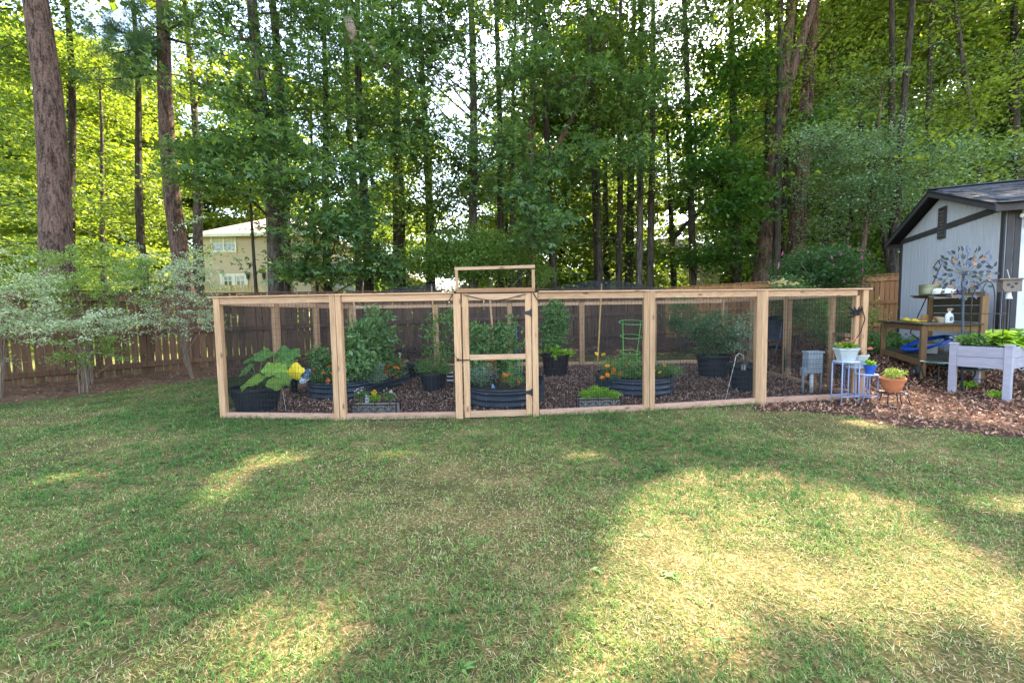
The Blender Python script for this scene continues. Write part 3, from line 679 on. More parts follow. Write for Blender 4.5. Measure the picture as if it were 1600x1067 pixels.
# white garage wing and the next tan house
h2, o2, y2 = house('white_garage', 'small white garage wing glimpsed between dark tree trunks', 33.0, 507, 562, 428, 470, 6, 1.4, .3, WHITE, hip=False)
mb = MB(); q = P(550, 428, 32.9); mb.lathe([(.28, 0), (.28, .08), (.2, .08)], 16, (0, 0, 0)); V = [np.stack([v[:, 0], -v[:, 2], v[:, 1]], 1) + np.array([q[0], y2 - .02, q[2]]) for v in mb.V]; mb.V = V
mb.build('round_vent', mat('vent_dark', '#3a3c40', '#4a4c50'), h2, off=o2)
h3, o3, y3 = house('gabled_house', 'tan gabled house wall half hidden behind trunks left of the gate', 29.0, 572, 648, 442, 470, 7, 1.1, .3, TAN, hip=False)
h4, o4, y4 = house('far_house', 'pale yellow house just showing through the trees above the enclosure', 34.0, 1012, 1125, 392, 470, 8, 1.6, .5, mat('pale_yellow', '#c9bd8a', '#d4c898'), hip=True)
# ------------------------------------------------------------------ trees
SXY = np.array([SUN.x, SUN.y]) / SUN.z
def gpoly(pts): return [G(*p)[:2] for p in pts]
# gaps in the canopy: where the sun reaches the ground
GAPS = [gpoly(p) for p in (
    [(900, 925), (930, 850), (985, 800), (1010, 762), (1100, 742), (1210, 738), (1310, 748), (1400, 795), (1480, 850), (1560, 880), (1680, 900), (1680, 985), (1560, 1000), (1440, 985), (1350, 1010), (1290, 955), (1190, 905), (1130, 920), (1060, 965), (960, 955)],
    [(868, 722), (885, 706), (920, 706), (934, 718), (905, 730)],
    [(395, 1067), (415, 985), (455, 930), (500, 930), (520, 975), (505, 1067)],
    [(345, 735), (400, 712), (500, 697), (490, 712), (420, 728)], [(560, 722), (600, 700), (650, 697), (620, 716)],
    [(225, 800), (280, 772), (355, 765), (320, 785)], [(90, 740), (160, 722), (170, 735), (110, 752)],
    [(270, 645), (300, 636), (312, 640), (285, 650)], [(1290, 662), (1330, 652), (1390, 660), (1385, 670)], [(1540, 790), (1600, 765), (1650, 790), (1600, 815)],
    [(1245, 614), (1285, 588), (1345, 575), (1350, 600), (1300, 618)], [(1345, 645), (1385, 605), (1470, 596), (1510, 632), (1430, 655)], [(1500, 660), (1550, 640), (1620, 645), (1640, 675)],
    [(840, 1067), (860, 1030), (910, 1015), (930, 1067)], [(1050, 742), (1090, 728), (1130, 738), (1090, 750)])]
def grow(poly, e):
    p = np.array(poly); a = np.roll(p, 1, 0) - p; b = np.roll(p, -1, 0) - p
    area = np.sum(p[:, 0] * np.roll(p[:, 1], -1) - p[:, 1] * np.roll(p[:, 0], -1)); sg = 1 if area > 0 else -1
    t = np.roll(p, -1, 0) - np.roll(p, 1, 0); n = np.stack([t[:, 1], -t[:, 0]], 1) * sg; n /= np.linalg.norm(n, axis=1)[:, None]
    return list(p + n * e)
GAPS = [grow(p, .30 if np.ptp(np.array(p)[:, 0]) > 2 else .33) for p in GAPS] + [[(7.0, 5.7), (8.7, 5.4), (9.0, 7.1), (7.3, 7.3)], [(7.3, 7.6), (8.2, 7.6), (8.8, 9.4), (8.0, 9.6)]]
DAPPLE = [gpoly(p) for p in ([(1200, 600), (1240, 575), (1345, 565), (1600, 560), (1680, 600), (1680, 660), (1500, 650), (1400, 625), (1330, 618)],)] + [[(8.5, 5.5), (13, 4), (14, 9), (9.5, 9.5)]]
def sun_keep(p, r=rng):
    """which leaves stay: a canopy gap is a gap for all trees above it"""
    g = p[:, :2] - SXY * p[:, 2:3] + r.normal(size=(len(p), 2)) * .05
    keep = np.ones(len(p), bool); big = p[:, 2] > 2.2
    for poly in GAPS: keep &= ~(in_poly(g[:, 0], g[:, 1], poly) & big)
    n = np.sin(g[:, 0] * 3.3 + 1.3 * np.sin(g[:, 1] * 2.1)) + np.sin(g[:, 1] * 3.9 + 1.7 * np.sin(g[:, 0] * 1.7))
    for poly in DAPPLE: keep &= ~(in_poly(g[:, 0], g[:, 1], poly) & (n > -.75) & big)
    n2 = np.sin(g[:, 0] * 2.9 + 1.9 * np.sin(g[:, 1] * 1.7 + 1)) + np.sin(g[:, 1] * 4.1 + 1.4 * np.sin(g[:, 0] * 2.3))
    keep &= ~((n2 > 1.25) & (g[:, 1] < 3.6) & (g[:, 1] > 0) & big)
    return keep
BARK_PINE = bark_mat('pine_bark', '#2c211b', '#735a4f', scale=15, zs=.4)
BARK_GREY = bark_mat('grey_bark', '#2c2622', '#6e6258', scale=16, zs=.22, bump=.8)
BARK_DARK = bark_mat('dark_bark', '#221d19', '#514639', scale=18, zs=.2, bump=.8)
BARK_RED = bark_mat('brown_bark', '#2b1f1a', '#765c4c', scale=13, zs=.25, bump=.9)
LF_GUM = leaf_mat('sweetgum_leaf', '#2f4d36', '#7a9a62', trans=.42, rough=.36, spec=.6)
LF_MID = leaf_mat('green_leaf', '#3c5a30', '#758c48', trans=.46, rough=.5, tcol=(1.9, 1.65, .6))
LF_LIT = leaf_mat('light_leaf', '#446128', '#93a54e', trans=.43, rough=.5, tcol=(1.55, 1.4, .5))
LF_PALE = leaf_mat('pale_leaf', '#4c6a46', '#93a983', trans=.35, rough=.35, spec=.55, tcol=(1.4, 1.5, .7))
LF_PINE = leaf_mat('pine_needle', '#33522f', '#5d7a46', trans=.15, rough=.5, tcol=(1.3, 1.3, .5))
LF_VINE = leaf_mat('vine_leaf', '#26451f', '#4f7430', trans=.4, rough=.4)
def vis_top(d): return CAM_H + .74 * d + 1.2
class Crown:
    def __init__(s): s.V = []; s.Q = []; s.T = []; s.n = 0
    def add(s, pos, size, kind, **kw):
        k = sun_keep(pos); pos = pos[k]
        if not len(pos): return
        size = np.broadcast_to(np.asarray(size, float), k.shape)[k] if not np.isscalar(size) else size
        tint = kw.pop('tint', None); tint = tint[k] if tint is not None else None
        dirs = kw.pop('dirs', None); dirs = dirs[k] if dirs is not None else None
        V, Q, T = leaf_arrays(pos, size, kind, tint=tint, dirs=dirs, **kw)
        s.V.append(V); s.Q.append(Q + s.n); s.T.append(T); s.n += len(V)
    def build(s, name, m, parent, off):
        if not s.V: return None
        return obj(name, np_mesh(name, np.concatenate(s.V) - off, np.concatenate(s.Q), np.concatenate(s.T)), m, parent)
LEAF_COUNT = [0]
def tree(label, px1, py1, px2, py2, d, wpx, height, z0, rad, limbs=12, leaf=.13, kind='kite', lm=LF_MID, bark=BARK_GREY, dens=1.0, name='deciduous_tree', masses=(), vines=0.0, group=None, upper=1.0, fork=None, seed=None, tshift=0.0, sides=12, cat='tree'):
    r = np.random.default_rng(seed if seed is not None else int(px1 * 7 + d * 31))
    a, b = P(px1, py1, d), P(px2, py2, d); dr = (b - a) / (b[2] - a[2])
    zb = float(gz(a[0] - dr[0] * a[2], a[1] - dr[1] * a[2])) - .1
    base = a + dr * (zb - a[2]); rad0 = wpx * d / F_PX / 2
    th = thing(name, label, cat, base, group=group)
    ph = r.random() * 6
    def axis(z):
        q = a + dr * (z - a[2]); w = .012 * height * .4 * math.sin(z * .45 + ph); return np.array([q[0] + w * .5, q[1] + w, z])
    zs = np.concatenate([[zb, zb + .25], np.linspace(zb + 1, zb + height * .97, 12)])
    rr = [rad0 * (1.35 if i == 0 else 1.12 if i == 1 else max(.08, (1 - .82 * ((z - zb) / height) ** 1.1))) for i, z in enumerate(zs)]
    tb = MB().tube([axis(z) for z in zs], rr, sides)
    if fork:                                  # a second leader
        zf, fx, fy = fork; f0 = axis(zf); f1 = P(fx, fy, d); dv = (f1 - f0)
        tb.tube([f0 - dv * .05, f0 + dv * .5 + (.0, 0, .1), f1, f1 + dv * .8 + (0, 0, .8)], [rad0 * .72, rad0 * .6, rad0 * .5, rad0 * .3], sides)
    tb.build('trunk', bark, th, smooth=True, off=base)
    lb = MB(); cr = Crown(); vt = vis_top(d)
    def spray(c, n_cl, spread, near=True, ls=1.0):
        lod = 1.0 if near else 2.4
        n = int(max(4, (50 if near else 26) * dens * n_cl))
        pos = clumps(c, n, spread, r); LEAF_COUNT[0] += len(pos)
        t = np.clip(r.normal(.45 + tshift, .28, len(pos)), 0, 1)
        cr.add(pos, leaf * lod * ls * r.uniform(.5, 1.4, len(pos)), kind if near else 'kite', up=.75, tint=t, r=r, width=.62 if near else .8)
    nlow = limbs; nup = int((limbs or 12) * 1.1 * upper)
    hs = list(r.uniform(z0, max(z0 + .3, min(vt, height * .95)), nlow)) + list(r.uniform(max(z0, min(vt, height * .8)), height * .97, nup))
    for z in hs:
        az = r.uniform(0, 2 * math.pi); q = (z - z0) / max(.1, height - z0); prof = (.62 + .5 * math.sin(math.pi * min(1, q * .9 + .15)))
        if q > .85: prof *= max(.3, (1 - q) * 6)
        L = rad * prof * r.uniform(.55, 1.1); rise = r.uniform(.1, .55); dvec = np.array([math.cos(az), math.sin(az), 0])
        s0 = axis(z + zb); pts = [s0, s0 + dvec * L * .35 + (0, 0, rise * L * .3), s0 + dvec * L * .7 + (0, 0, rise * L * .45), s0 + dvec * L + (0, 0, rise * L * .42)]
        near = z < vt
        lr = max(.012, rad0 * .16 * (1 - q * .5)); lb.tube(pts, [lr, lr * .75, lr * .5, lr * .2], 5, cap=False)
        nc = max(2, int(L * (2.4 if near else 2.6))); sd_ = np.array([-math.sin(az), math.cos(az), 0]); cs = []
        for k in range(nc):
            t = r.uniform(.25, 1.05); j = t * 3; i0 = min(2, int(j)); f = j - i0
            c = np.array(pts[i0]) * (1 - f) + np.array(pts[min(3, i0 + 1)]) * f; w = r.normal() * .33 * L * .5
            cs.append(c + sd_ * w + (0, 0, r.normal() * .12 - .05))
        spray(cs, 1, (.40, .40, .15) if near else (.65, .65, .35), near)
    for (mx, my, md, rx, ry, n) in masses:    # boughs that reach out towards the yard
        c0 = P(mx, my, md); sx, sz = rx * md / F_PX, ry * md / F_PX
        s0 = axis(max(z0 * .6, c0[2] - .6 - .15 * np.linalg.norm(c0[:2] - a[:2]))); mid = (s0 + c0) / 2 + np.array([0, 0, .15])
        lr = max(.015, rad0 * .2); lb.tube([s0, mid, c0], [lr, lr * .7, lr * .3], 6, cap=False)
        cs = []
        for k in range(n):
            v = r.normal(size=3); v /= np.linalg.norm(v); v *= r.random() ** .4
            c = c0 + v * np.array([sx, min(sx, 1.4), sz]); cs.append(c)
            if k % 3 == 0: lb.tube([mid * .4 + c0 * .6, (c0 + c) / 2, c], [lr * .35, .012, .006], 4, cap=False)
        spray(cs, 1, (.32, .30, .12))
    if vines:
        n = int(900 * vines); z = r.uniform(zb + .1, zb + min(vt, height * .7), n); ang = r.uniform(0, 6.28, n)
        ax = np.array([axis(q) for q in z]); rd = rad0 * (1.05 + .5 * r.random(n) ** 2) + .03
        pos = ax + np.stack([np.cos(ang) * rd, np.sin(ang) * rd, np.zeros(n)], 1)
        V, Q, T = leaf_arrays(pos, r.uniform(.08, .15, n), 'kite', up=.3, width=.9, r=r)
        obj('vine', np_mesh('vine', V - base, Q, T), LF_VINE, th)
    if lb.V: lb.build('limbs', bark, th, smooth=True, off=base)['kind'] = 'stuff'
    cr.build('crown', lm, th, base)
    return th
G5 = dict(kind='star', leaf=.165, lm=LF_GUM, dens=.46)
G3 = dict(kind='star', leaf=.15, lm=LF_GUM, dens=.44)
# tall pines on the left: bare trunks, crowns far up
tree('thick leaning pine trunk with plated bark behind the left fence', 92, 400, 49, 0, 10.6, 43, 24, 15, 3.2, limbs=0, upper=1.4, bark=BARK_PINE, lm=LF_PINE, leaf=.3, name='pine_tree', sides=28)
tree('slim dark trunk just right of the thick leaning pine', 115, 380, 104, 40, 16.5, 15, 20, 3, 3.2, limbs=20, leaf=.15, lm=LF_MID, bark=BARK_DARK, dens=.9, tshift=.1)
tree('slender dark trunk midway between the two tall pines', 226, 400, 208, 60, 17.5, 13, 20, 3, 3.0, limbs=18, leaf=.14, lm=LF_LIT, bark=BARK_DARK, dens=.8)
pine2 = tree('brown pine trunk with needle boughs near its top, left of the tan house', 283, 400, 254, 60, 14, 26, 24, 15, 3.0, limbs=0, upper=1.4, bark=BARK_PINE, lm=LF_PINE, leaf=.3, name='pine_tree', sides=20)
tree('grey trunk beside the left edge of the tan house', 312, 400, 307, 300, 19, 16, 20, 5.5, 3.2, limbs=16, leaf=.15, lm=LF_LIT, bark=BARK_GREY, dens=.8, masses=[(330, 120, 18, 60, 60, 24)])
tree('grey sweetgum trunk in front of the tan house, its star leaved boughs spreading left', 428, 430, 402, 60, 14, 24, 22, 5.5, 3.0, limbs=16, bark=BARK_GREY, masses=[(330, 235, 12.6, 60, 32, 34), (420, 220, 12.4, 60, 34, 34), (345, 285, 12.6, 70, 22, 30), (460, 290, 12.3, 60, 40, 36), (390, 160, 13.2, 70, 40, 30), (340, 20, 13, 60, 26, 16)], **G5)
tree('second grey trunk close beside the sweetgum before the tan house', 452, 430, 434, 150, 15, 20, 20, 6, 2.8, limbs=14, bark=BARK_GREY, masses=[(480, 120, 14, 60, 60, 30), (430, 40, 14, 70, 50, 34)], **G3)
tree('thin sapling in front of the tan house deck', 400, 440, 393, 310, 13.2, 7, 7, 3.0, 1.2, limbs=5, bark=BARK_DARK, upper=.1, name='sapling', **G3)
tree('dark trunk with low boughs hiding the right half of the tan house', 515, 430, 503, 50, 15.5, 13, 19, 3.5, 2.6, limbs=12, bark=BARK_DARK, masses=[(500, 360, 13, 50, 50, 36), (545, 345, 13, 46, 50, 36), (470, 400, 13.2, 30, 30, 14), (560, 265, 13.4, 60, 45, 36), (590, 400, 14, 26, 30, 18), (478, 428, 13.4, 30, 18, 16), (530, 425, 13.6, 40, 18, 20), (610, 425, 14.4, 30, 20, 16)], **G5)
tree('thinnest of the dark stems left of the shrub behind the gate', 497, 430, 488, 250, 17, 7, 15, 5, 1.8, limbs=7, bark=BARK_DARK, name='sapling', **G3)
tree('grey trunk rising over the white garage wing', 558, 440, 545, 100, 16, 13, 20, 4.5, 2.6, limbs=14, bark=BARK_GREY, masses=[(590, 180, 14, 60, 50, 34), (540, 70, 15, 60, 55, 30)], **G3)
tree('dark stout trunk between the white garage and the tan gabled house', 573, 440, 567, 250, 15, 17, 19, 5.5, 2.4, limbs=10, bark=BARK_DARK, **G3)
tree('dark trunk over the tan gabled wall', 627, 430, 621, 200, 18, 15, 19, 4, 2.8, limbs=14, bark=BARK_DARK, lm=LF_MID, leaf=.13, masses=[(640, 320, 15, 45, 40, 26), (660, 250, 15, 50, 50, 30)])
tree('dark trunk left of the green shrub crown behind the gate', 673, 430, 667, 270, 19, 17, 19, 4, 2.8, limbs=14, bark=BARK_DARK, lm=LF_MID, leaf=.13, masses=[(690, 330, 16, 50, 40, 26), (720, 270, 16, 50, 40, 24)])
tree('tall straight grey trunk behind the green shrub, boughs to both sides', 741, 395, 735, 0, 16, 16, 23, 4.5, 3.2, limbs=18, bark=BARK_GREY, masses=[(660, 90, 14, 70, 60, 40), (640, 200, 14, 60, 50, 34), (800, 120, 14.4, 70, 60, 40), (770, 240, 14.6, 60, 50, 34), (700, 30, 14, 80, 40, 36), (600, 60, 14.2, 60, 45, 26), (560, 45, 12.7, 44, 36, 14), (610, 100, 12.6, 36, 26, 10)], **G5)
tree('left one of two thin grey stems right of the tall straight trunk', 797, 430, 803, 150, 20, 10, 18, 6, 2.2, limbs=10, bark=BARK_GREY, lm=LF_MID)
tree('right one of two thin grey stems right of the tall straight trunk', 811, 430, 820, 140, 19, 9, 18, 6, 2.2, limbs=10, bark=BARK_GREY, lm=LF_MID)
tree('brown forked trunk above the right gate jamb with a long rising limb', 827, 440, 835, 80, 16.5, 14, 21, 4, 3.0, limbs=14, bark=BARK_RED, fork=(5.6, 905, 165), masses=[(850, 345, 14, 60, 45, 44), (830, 290, 14.4, 50, 40, 30), (890, 120, 14.6, 70, 60, 40), (860, 30, 14.6, 80, 45, 36), (900, 250, 15, 50, 50, 26)], **G5)
tree('thin stem standing left of the trio of trunks above the right bays', 930, 440, 926, 200, 18, 7, 15, 3.5, 1.8, limbs=9, bark=BARK_DARK, lm=LF_MID, name='sapling')
tree('left trunk of the trio above the right bays', 967, 440, 969, 200, 18, 12, 20, 4, 2.6, limbs=14, bark=BARK_DARK, lm=LF_MID, masses=[(960, 100, 16, 60, 60, 34), (940, 220, 16, 50, 50, 26)])
tree('ivy covered middle trunk of the trio above the right bays', 982, 440, 986, 250, 20, 15, 20, 6, 2.4, limbs=10, bark=BARK_DARK, lm=LF_MID, vines=.7)
tree('right trunk of the trio above the right bays, paler grey', 998, 445, 1001, 200, 17.5, 12, 20, 5, 2.6, limbs=14, bark=BARK_GREY, lm=LF_GUM, kind='star', masses=[(1010, 150, 15.6, 60, 60, 34), (1030, 40, 15.6, 80, 50, 40), (1000, 250, 15.6, 46, 30, 18)])
tree('ivy grown stem in front of the pale yellow house', 1053, 440, 1050, 370, 20, 10, 14, 4, 2.2, limbs=10, bark=BARK_DARK, lm=LF_MID, vines=.6, fork=(4.6, 1095, 330))
tree('broad leaved dark green tree left of the vine wrapped double trunk', 1150, 430, 1146, 200, 19, 17, 20, 4, 3.2, limbs=16, bark=BARK_DARK, lm=LF_VINE, leaf=.17, vines=1.0, masses=[(1120, 280, 15.6, 60, 50, 44), (1150, 330, 15.4, 45, 50, 36), (1100, 200, 16, 60, 50, 34), (1150, 110, 16.5, 70, 60, 36), (1110, 400, 17, 60, 26, 22)])
tree('vine wrapped brown trunk splitting in two high above the enclosure', 1188, 440, 1221, 150, 17.5, 25, 22, 8, 3.0, limbs=8, bark=BARK_RED, lm=LF_LIT, leaf=.13, vines=.5, fork=(9.2, 1266, 20), dens=.8)
tree('stout straight brown trunk leaning right, behind the pink flowered bush', 1241, 410, 1273, 0, 18.5, 27, 24, 7, 3.2, limbs=10, bark=BARK_RED, lm=LF_LIT, leaf=.13, dens=.8)
tree('ivy sleeved trunk right of the stout straight brown trunk', 1290, 410, 1301, 0, 21, 14, 23, 8, 3.2, limbs=12, bark=BARK_DARK, lm=LF_LIT, leaf=.15, vines=.9)
tree('small crooked tree with pale glinting leaves left of the shed', 1343, 430, 1358, 310, 16, 9, 10, 3.6, 2.6, limbs=14, bark=BARK_RED, lm=LF_PALE, leaf=.085, dens=1.5, name='understorey_tree', upper=.3, masses=[(1290, 220, 14.5, 60, 40, 44), (1370, 250, 15, 80, 50, 50), (1300, 300, 15.5, 60, 30, 30), (1440, 270, 15, 60, 50, 36), (1390, 320, 15.5, 50, 36, 28)])
tree('slim stem between the ivy sleeved trunk and the crooked tree', 1318, 425, 1330, 320, 17, 6, 9, 3.4, 1.8, limbs=9, bark=BARK_DARK, lm=LF_PALE, leaf=.085, dens=1.2, name='understorey_tree', upper=.3)
tree('dark stem leaning left beside the shed eave', 1388, 410, 1372, 330, 18, 11, 11, 4.2, 2.4, limbs=12, bark=BARK_DARK, lm=LF_MID, leaf=.11, upper=.4)
tree('grey trunk rising behind the shed ridge', 1534, 300, 1526, 240, 19, 11, 21, 4, 3.4, limbs=26, bark=BARK_GREY, lm=LF_PALE, leaf=.10, dens=1.2)
tree('dark ivied trunk at the right edge above the shed roof', 1590, 300, 1588, 220, 21, 18, 22, 4, 3.6, limbs=26, bark=BARK_DARK, lm=LF_LIT, leaf=.14, vines=.6)
tree('leafy tree at the far left edge beside the thick pine', -25, 400, -45, 100, 14.5, 17, 20, 2.2, 3.8, limbs=34, bark=BARK_GREY, lm=LF_MID, leaf=.13, dens=1.0, tshift=0)
tree('low leafy tree filling the gap behind the pale shrubs', 165, 420, 160, 300, 19.5, 10, 14, 1.4, 3.6, limbs=34, bark=BARK_GREY, lm=LF_LIT, leaf=.13, dens=.9, tshift=.15, upper=.3)
# taller trees behind the shed and the right bank, mostly above the frame: they shade the lawn
for k, (x, y, h, rd, zc, low) in enumerate([(11, 18.8, 23, 4.4, 5, 20), (14.8, 17.0, 22, 4.6, 4, 24), (13.2, 21.5, 20, 4.2, 4, 20), (17.5, 18.5, 18, 4.2, 3, 22),
        (7.6, 18.4, 26, 4.8, 13.5, 0), (3.6, 18.0, 25, 4.8, 13, 0), (-.4, 17.0, 23, 4.6, 12.5, 0), (-4.2, 16.4, 21, 4.4, 11, 0), (5.6, 17.6, 23, 4.4, 13, 0), (10.2, 16.9, 25.5, 4.8, 13.5, 0), (13.6, 15.6, 25, 4.6, 14, 0), (1.6, 17.0, 21, 4.0, 12.5, 0)]):
    pxx, pyy, dd = proj((x, y, 4.0)); px2, py2, _ = proj((x + random.uniform(-.3, .3), y, 9.0))
    tree('tall slender canopy tree standing deep among the trunks behind the fence', pxx, pyy, px2, py2, dd, 12, h, zc, rd, limbs=low, bark=BARK_DARK, lm=LF_LIT, leaf=.16, dens=.8, upper=2.3 if not low else .9, group='tall canopy trees behind the fence', name='canopy_tree', tshift=.1)
# needle boughs of the pine by the house
def needle_tufts(th, centres, n=90, L=.2):
    base = np.array(th.location); Vs, Qs, Ts, o = [], [], [], 0
    for c in centres:
        dv = ico_points(n); dv[:, 2] += .15; V, Q, T = leaf_arrays(np.repeat(c[None], n, 0) + dv * .03, rng.uniform(.7, 1.1, n) * L, 'kite', width=.045, droop=.1, dirs=dv, up=0)
        Vs.append(V); Qs.append(Q + o); Ts.append(T); o += len(V)
    return obj('needles', np_mesh('needles', np.concatenate(Vs) - base, np.concatenate(Qs), np.concatenate(Ts)), LF_PINE, th)
cs, br = [], MB(); b0 = np.array(pine2.location)
for (x0, y0, x1, y1, n) in ((257, 60, 150, 40, 16), (257, 60, 175, 85, 16), (258, 75, 190, 120, 14), (258, 55, 210, 10, 12), (260, 60, 330, 70, 8), (258, 80, 205, 60, 14), (262, 110, 150, 125, 8), (256, 50, 300, 20, 8)):
    a_, b_ = P(x0, y0, 14), P(x1, y1, 13 + random.uniform(-.5, .8)); br.tube([a_, (a_ + b_) / 2 + (0, 0, -.08), b_], [.05, .03, .012], 6)
    for k in range(int(n * 1.5)): t = random.uniform(.3, 1.08); cs.append(a_ + (b_ - a_) * t + rng.normal(size=3) * np.array([.22, .3, .16]))
br.build('boughs', BARK_DARK, pine2, smooth=True, off=b0); needle_tufts(pine2, cs, 110, .26)
# far wood: trees standing farther back, copies of four kinds
protos = []
for k in range(4):
    t = tree('far tree in the sunlit wood beyond the first trunks', 700 + 40 * k, 430, 702 + 40 * k, 300, 30, 9, 14.5 + k, 1.0, 4.4, limbs=44, bark=BARK_DARK, lm=(LF_LIT, LF_MID, LF_MID, LF_LIT)[k], leaf=.26, dens=.95, upper=.25, group='far trees in the sunlit wood', name='far_tree', seed=900 + k, tshift=.1)
    protos.append(t)
far = []
for k in range(78):
    d = 22 + 36 * (k % 23) / 23 + random.uniform(0, 5); px = -150 + (k * 377 % 1900) + random.uniform(-30, 30)
    q = P(px, 440, d)
    if d < 42 and 170 < px < 560: d = 44; q = P(px, 440, d)
    if d < 36 and 990 < px < 1150: d = 42; q = P(px, 440, d)
    if 430 < px < 540: continue                # the open stretch of sky low between the trunks
    far.append((q[0], q[1]))
for k, (x, y) in enumerate(far):
    o = protos[k % 4] if k < 4 else copy_tree(protos[k % 4])
    o.location = (x, y, float(gz(x, y)) - .1); o.rotation_euler = (0, 0, random.uniform(0, 6.28)); s = random.uniform(.9, 1.2) if math.hypot(x, y) < 33 or abs(x / y - .05) < .45 else random.uniform(1.25, 1.75); o.scale = (s, s, s)
# the far edge of the wood
n = 9000; ux = rng.uniform(-150, 150, n); uy = rng.uniform(70, 100, n); hh = 5.5 + 2.2 * np.sin(ux * .21) + 1.5 * np.sin(ux * .63 + 1); uz = rng.random(n) ** .8 * np.maximum(hh, 2)
V, Q, T = leaf_arrays(np.stack([ux, uy, uz], 1), rng.uniform(.9, 2.0, n), 'kite', up=.5, width=.7)
tag(obj('distant_woods', np_mesh('distant_woods', V, Q, T), LF_MID), 'hazy far edge of the wood low on the horizon', 'woods', kind='stuff')
# low undergrowth beyond the fence
n = 26000; ux = rng.uniform(-34, 36, n); uy = rng.uniform(16, 40, n); kp = (np.sin(ux * .9) + np.sin(uy * 1.1 + ux * .4) + rng.normal(size=n) * .6) > -.3
d_, bey = fence_dist(ux, uy); kp &= bey & (d_ > .8) & ~((np.abs(ux / uy + .55) < .12) & (uy < 30)); ux, uy = ux[kp], uy[kp]
uz = gz(ux, uy) + rng.random(len(ux)) ** 1.4 * (1.3 + .9 * np.sin(ux * .7 + uy))
V, Q, T = leaf_arrays(np.stack([ux, uy, np.maximum(uz, gz(ux, uy) + .03)], 1), rng.uniform(.14, .3, len(ux)), 'kite', up=.7, width=.75, tint=np.clip(rng.normal(.5, .25, len(ux)), 0, 1))
n = 15000; wx_ = rng.uniform(-7, 15, n); wy_ = rng.uniform(18, 25, n); d2, by2 = fence_dist(wx_, wy_); kq = by2 & (d2 > .8) & ((np.sin(wx_ * 1.1 + wy_ * .5) + rng.normal(size=n) * .5) > -.5); wx_, wy_ = wx_[kq], wy_[kq]
wz_ = gz(wx_, wy_) + .05 + rng.random(len(wx_)) ** 1.1 * (3.2 + 1.3 * np.sin(wx_ * .9 + 1) + .6 * np.sin(wx_ * 2.7 + wy_))
V2, Q2, T2 = leaf_arrays(np.stack([wx_, wy_, wz_], 1), rng.uniform(.10, .22, len(wx_)), 'kite', up=.6, width=.7, tint=np.clip(rng.normal(.45, .28, len(wx_)), 0, 1))
Q = np.concatenate([Q, Q2 + len(V)]); V = np.concatenate([V, V2]); T = np.concatenate([T, T2])
tag(obj('undergrowth', np_mesh('undergrowth', V, Q, T), LF_LIT), 'low leafy undergrowth on the woodland floor beyond the fence', 'undergrowth', kind='stuff')
print('LEAVES', LEAF_COUNT)
# ------------------------------------------------------------------ lawn grass, bark chips, straw: loose ground cover
def noise2(x, y, s, seed=0):
    r = np.random.default_rng(seed); o = np.zeros_like(x)
    for k in range(7):
        a = r.uniform(0, 6.28); f = s * r.uniform(.6, 2.4); o += np.sin((x * math.cos(a) + y * math.sin(a)) * f + r.uniform(0, 6.28))
    return o / 7 ** .5 / .7
def blades(xy, L, wid, tint, lean=.5, r=rng):
    n = len(xy); z = gz(xy[:, 0], xy[:, 1]); b = np.stack([xy[:, 0], xy[:, 1], z - .004], 1)
    a = r.uniform(0, 6.28, n); dv = np.stack([np.cos(a), np.sin(a), np.zeros(n)], 1); sd = np.stack([-dv[:, 1], dv[:, 0], dv[:, 2]], 1)
    ln = np.abs(r.normal(lean, .35, n))[:, None]; L = L[:, None]; up = np.array([0, 0, 1.])
    k = 1 / np.sqrt(1 + ln ** 2); mid = b + (up + dv * ln * .6) * L * .55 * k; tip = b + (up * .9 + dv * ln * 1.25) * L * k
    V = np.stack([b, mid - sd * wid[:, None], tip, mid + sd * wid[:, None]], 1).reshape(-1, 3)
    return V, np.arange(n * 4).reshape(n, 4), np.repeat(tint, 4)
def grass_points():
    """blades grow in tufts: centres first, then blades round each"""
    out, tid, o = [], [], 0
    for y0, y1, dn, per in ((.7, 2.2, 1150, 9), (2.2, 3.5, 780, 9), (3.5, 5.0, 460, 9), (5.0, 7.0, 280, 9), (7.0, 10.0, 150, 9), (10, 14.5, 60, 9)):
        xa = -(y1 * 1.36 + .7); xb = y1 * 1.36 + .7; xa, xb = max(xa, -13), min(xb, 13); n = int((xb - xa) * (y1 - y0) * dn)
        c = np.stack([rng.uniform(xa, xb, n), rng.uniform(y0, y1, n)], 1); sp = .011 if y1 < 3 else .016 if y1 < 6 else .03
        out.append(np.repeat(c, per, 0) + rng.normal(size=(n * per, 2)) * sp); tid.append(np.repeat(np.arange(n) + o, per)); o += n
    return np.concatenate(out), np.concatenate(tid)
gp, tid = grass_points(); zn = zone(gp[:, 0], gp[:, 1]); gp = gp[zn == 0]; tid = tid[zn == 0]; toff = rng.normal(size=tid.max() + 1); tln = rng.uniform(.7, 1.35, tid.max() + 1)
bare = noise2(gp[:, 0], gp[:, 1], 1.5, 3) + .7 * noise2(gp[:, 0], gp[:, 1], 4.5, 5); near_gate = np.exp(-(((gp[:, 0] + .45) / .35) ** 2 + ((gp[:, 1] - 5.68) / .18) ** 2))
keepp = rng.random(len(gp)) < np.clip(1.02 - .5 * np.clip(bare - .8, 0, 2) - .97 * near_gate, .3 - .25 * near_gate, 1)
gp, bare, tid = gp[keepp], bare[keepp], tid[keepp]
lush = np.clip(.5 - .28 * bare + .10 * (gp[:, 1] - 4) / 2.5 - .12 * np.clip(gp[:, 0] / 3, -1, 1), 0, 1)
dry = (rng.random(len(gp)) * .65 + .35 * (toff[tid] > -.9) * rng.random(len(gp))) < .26 - .26 * lush + .12 * (gp[:, 1] < 3.2) + .10 * (bare > .7)
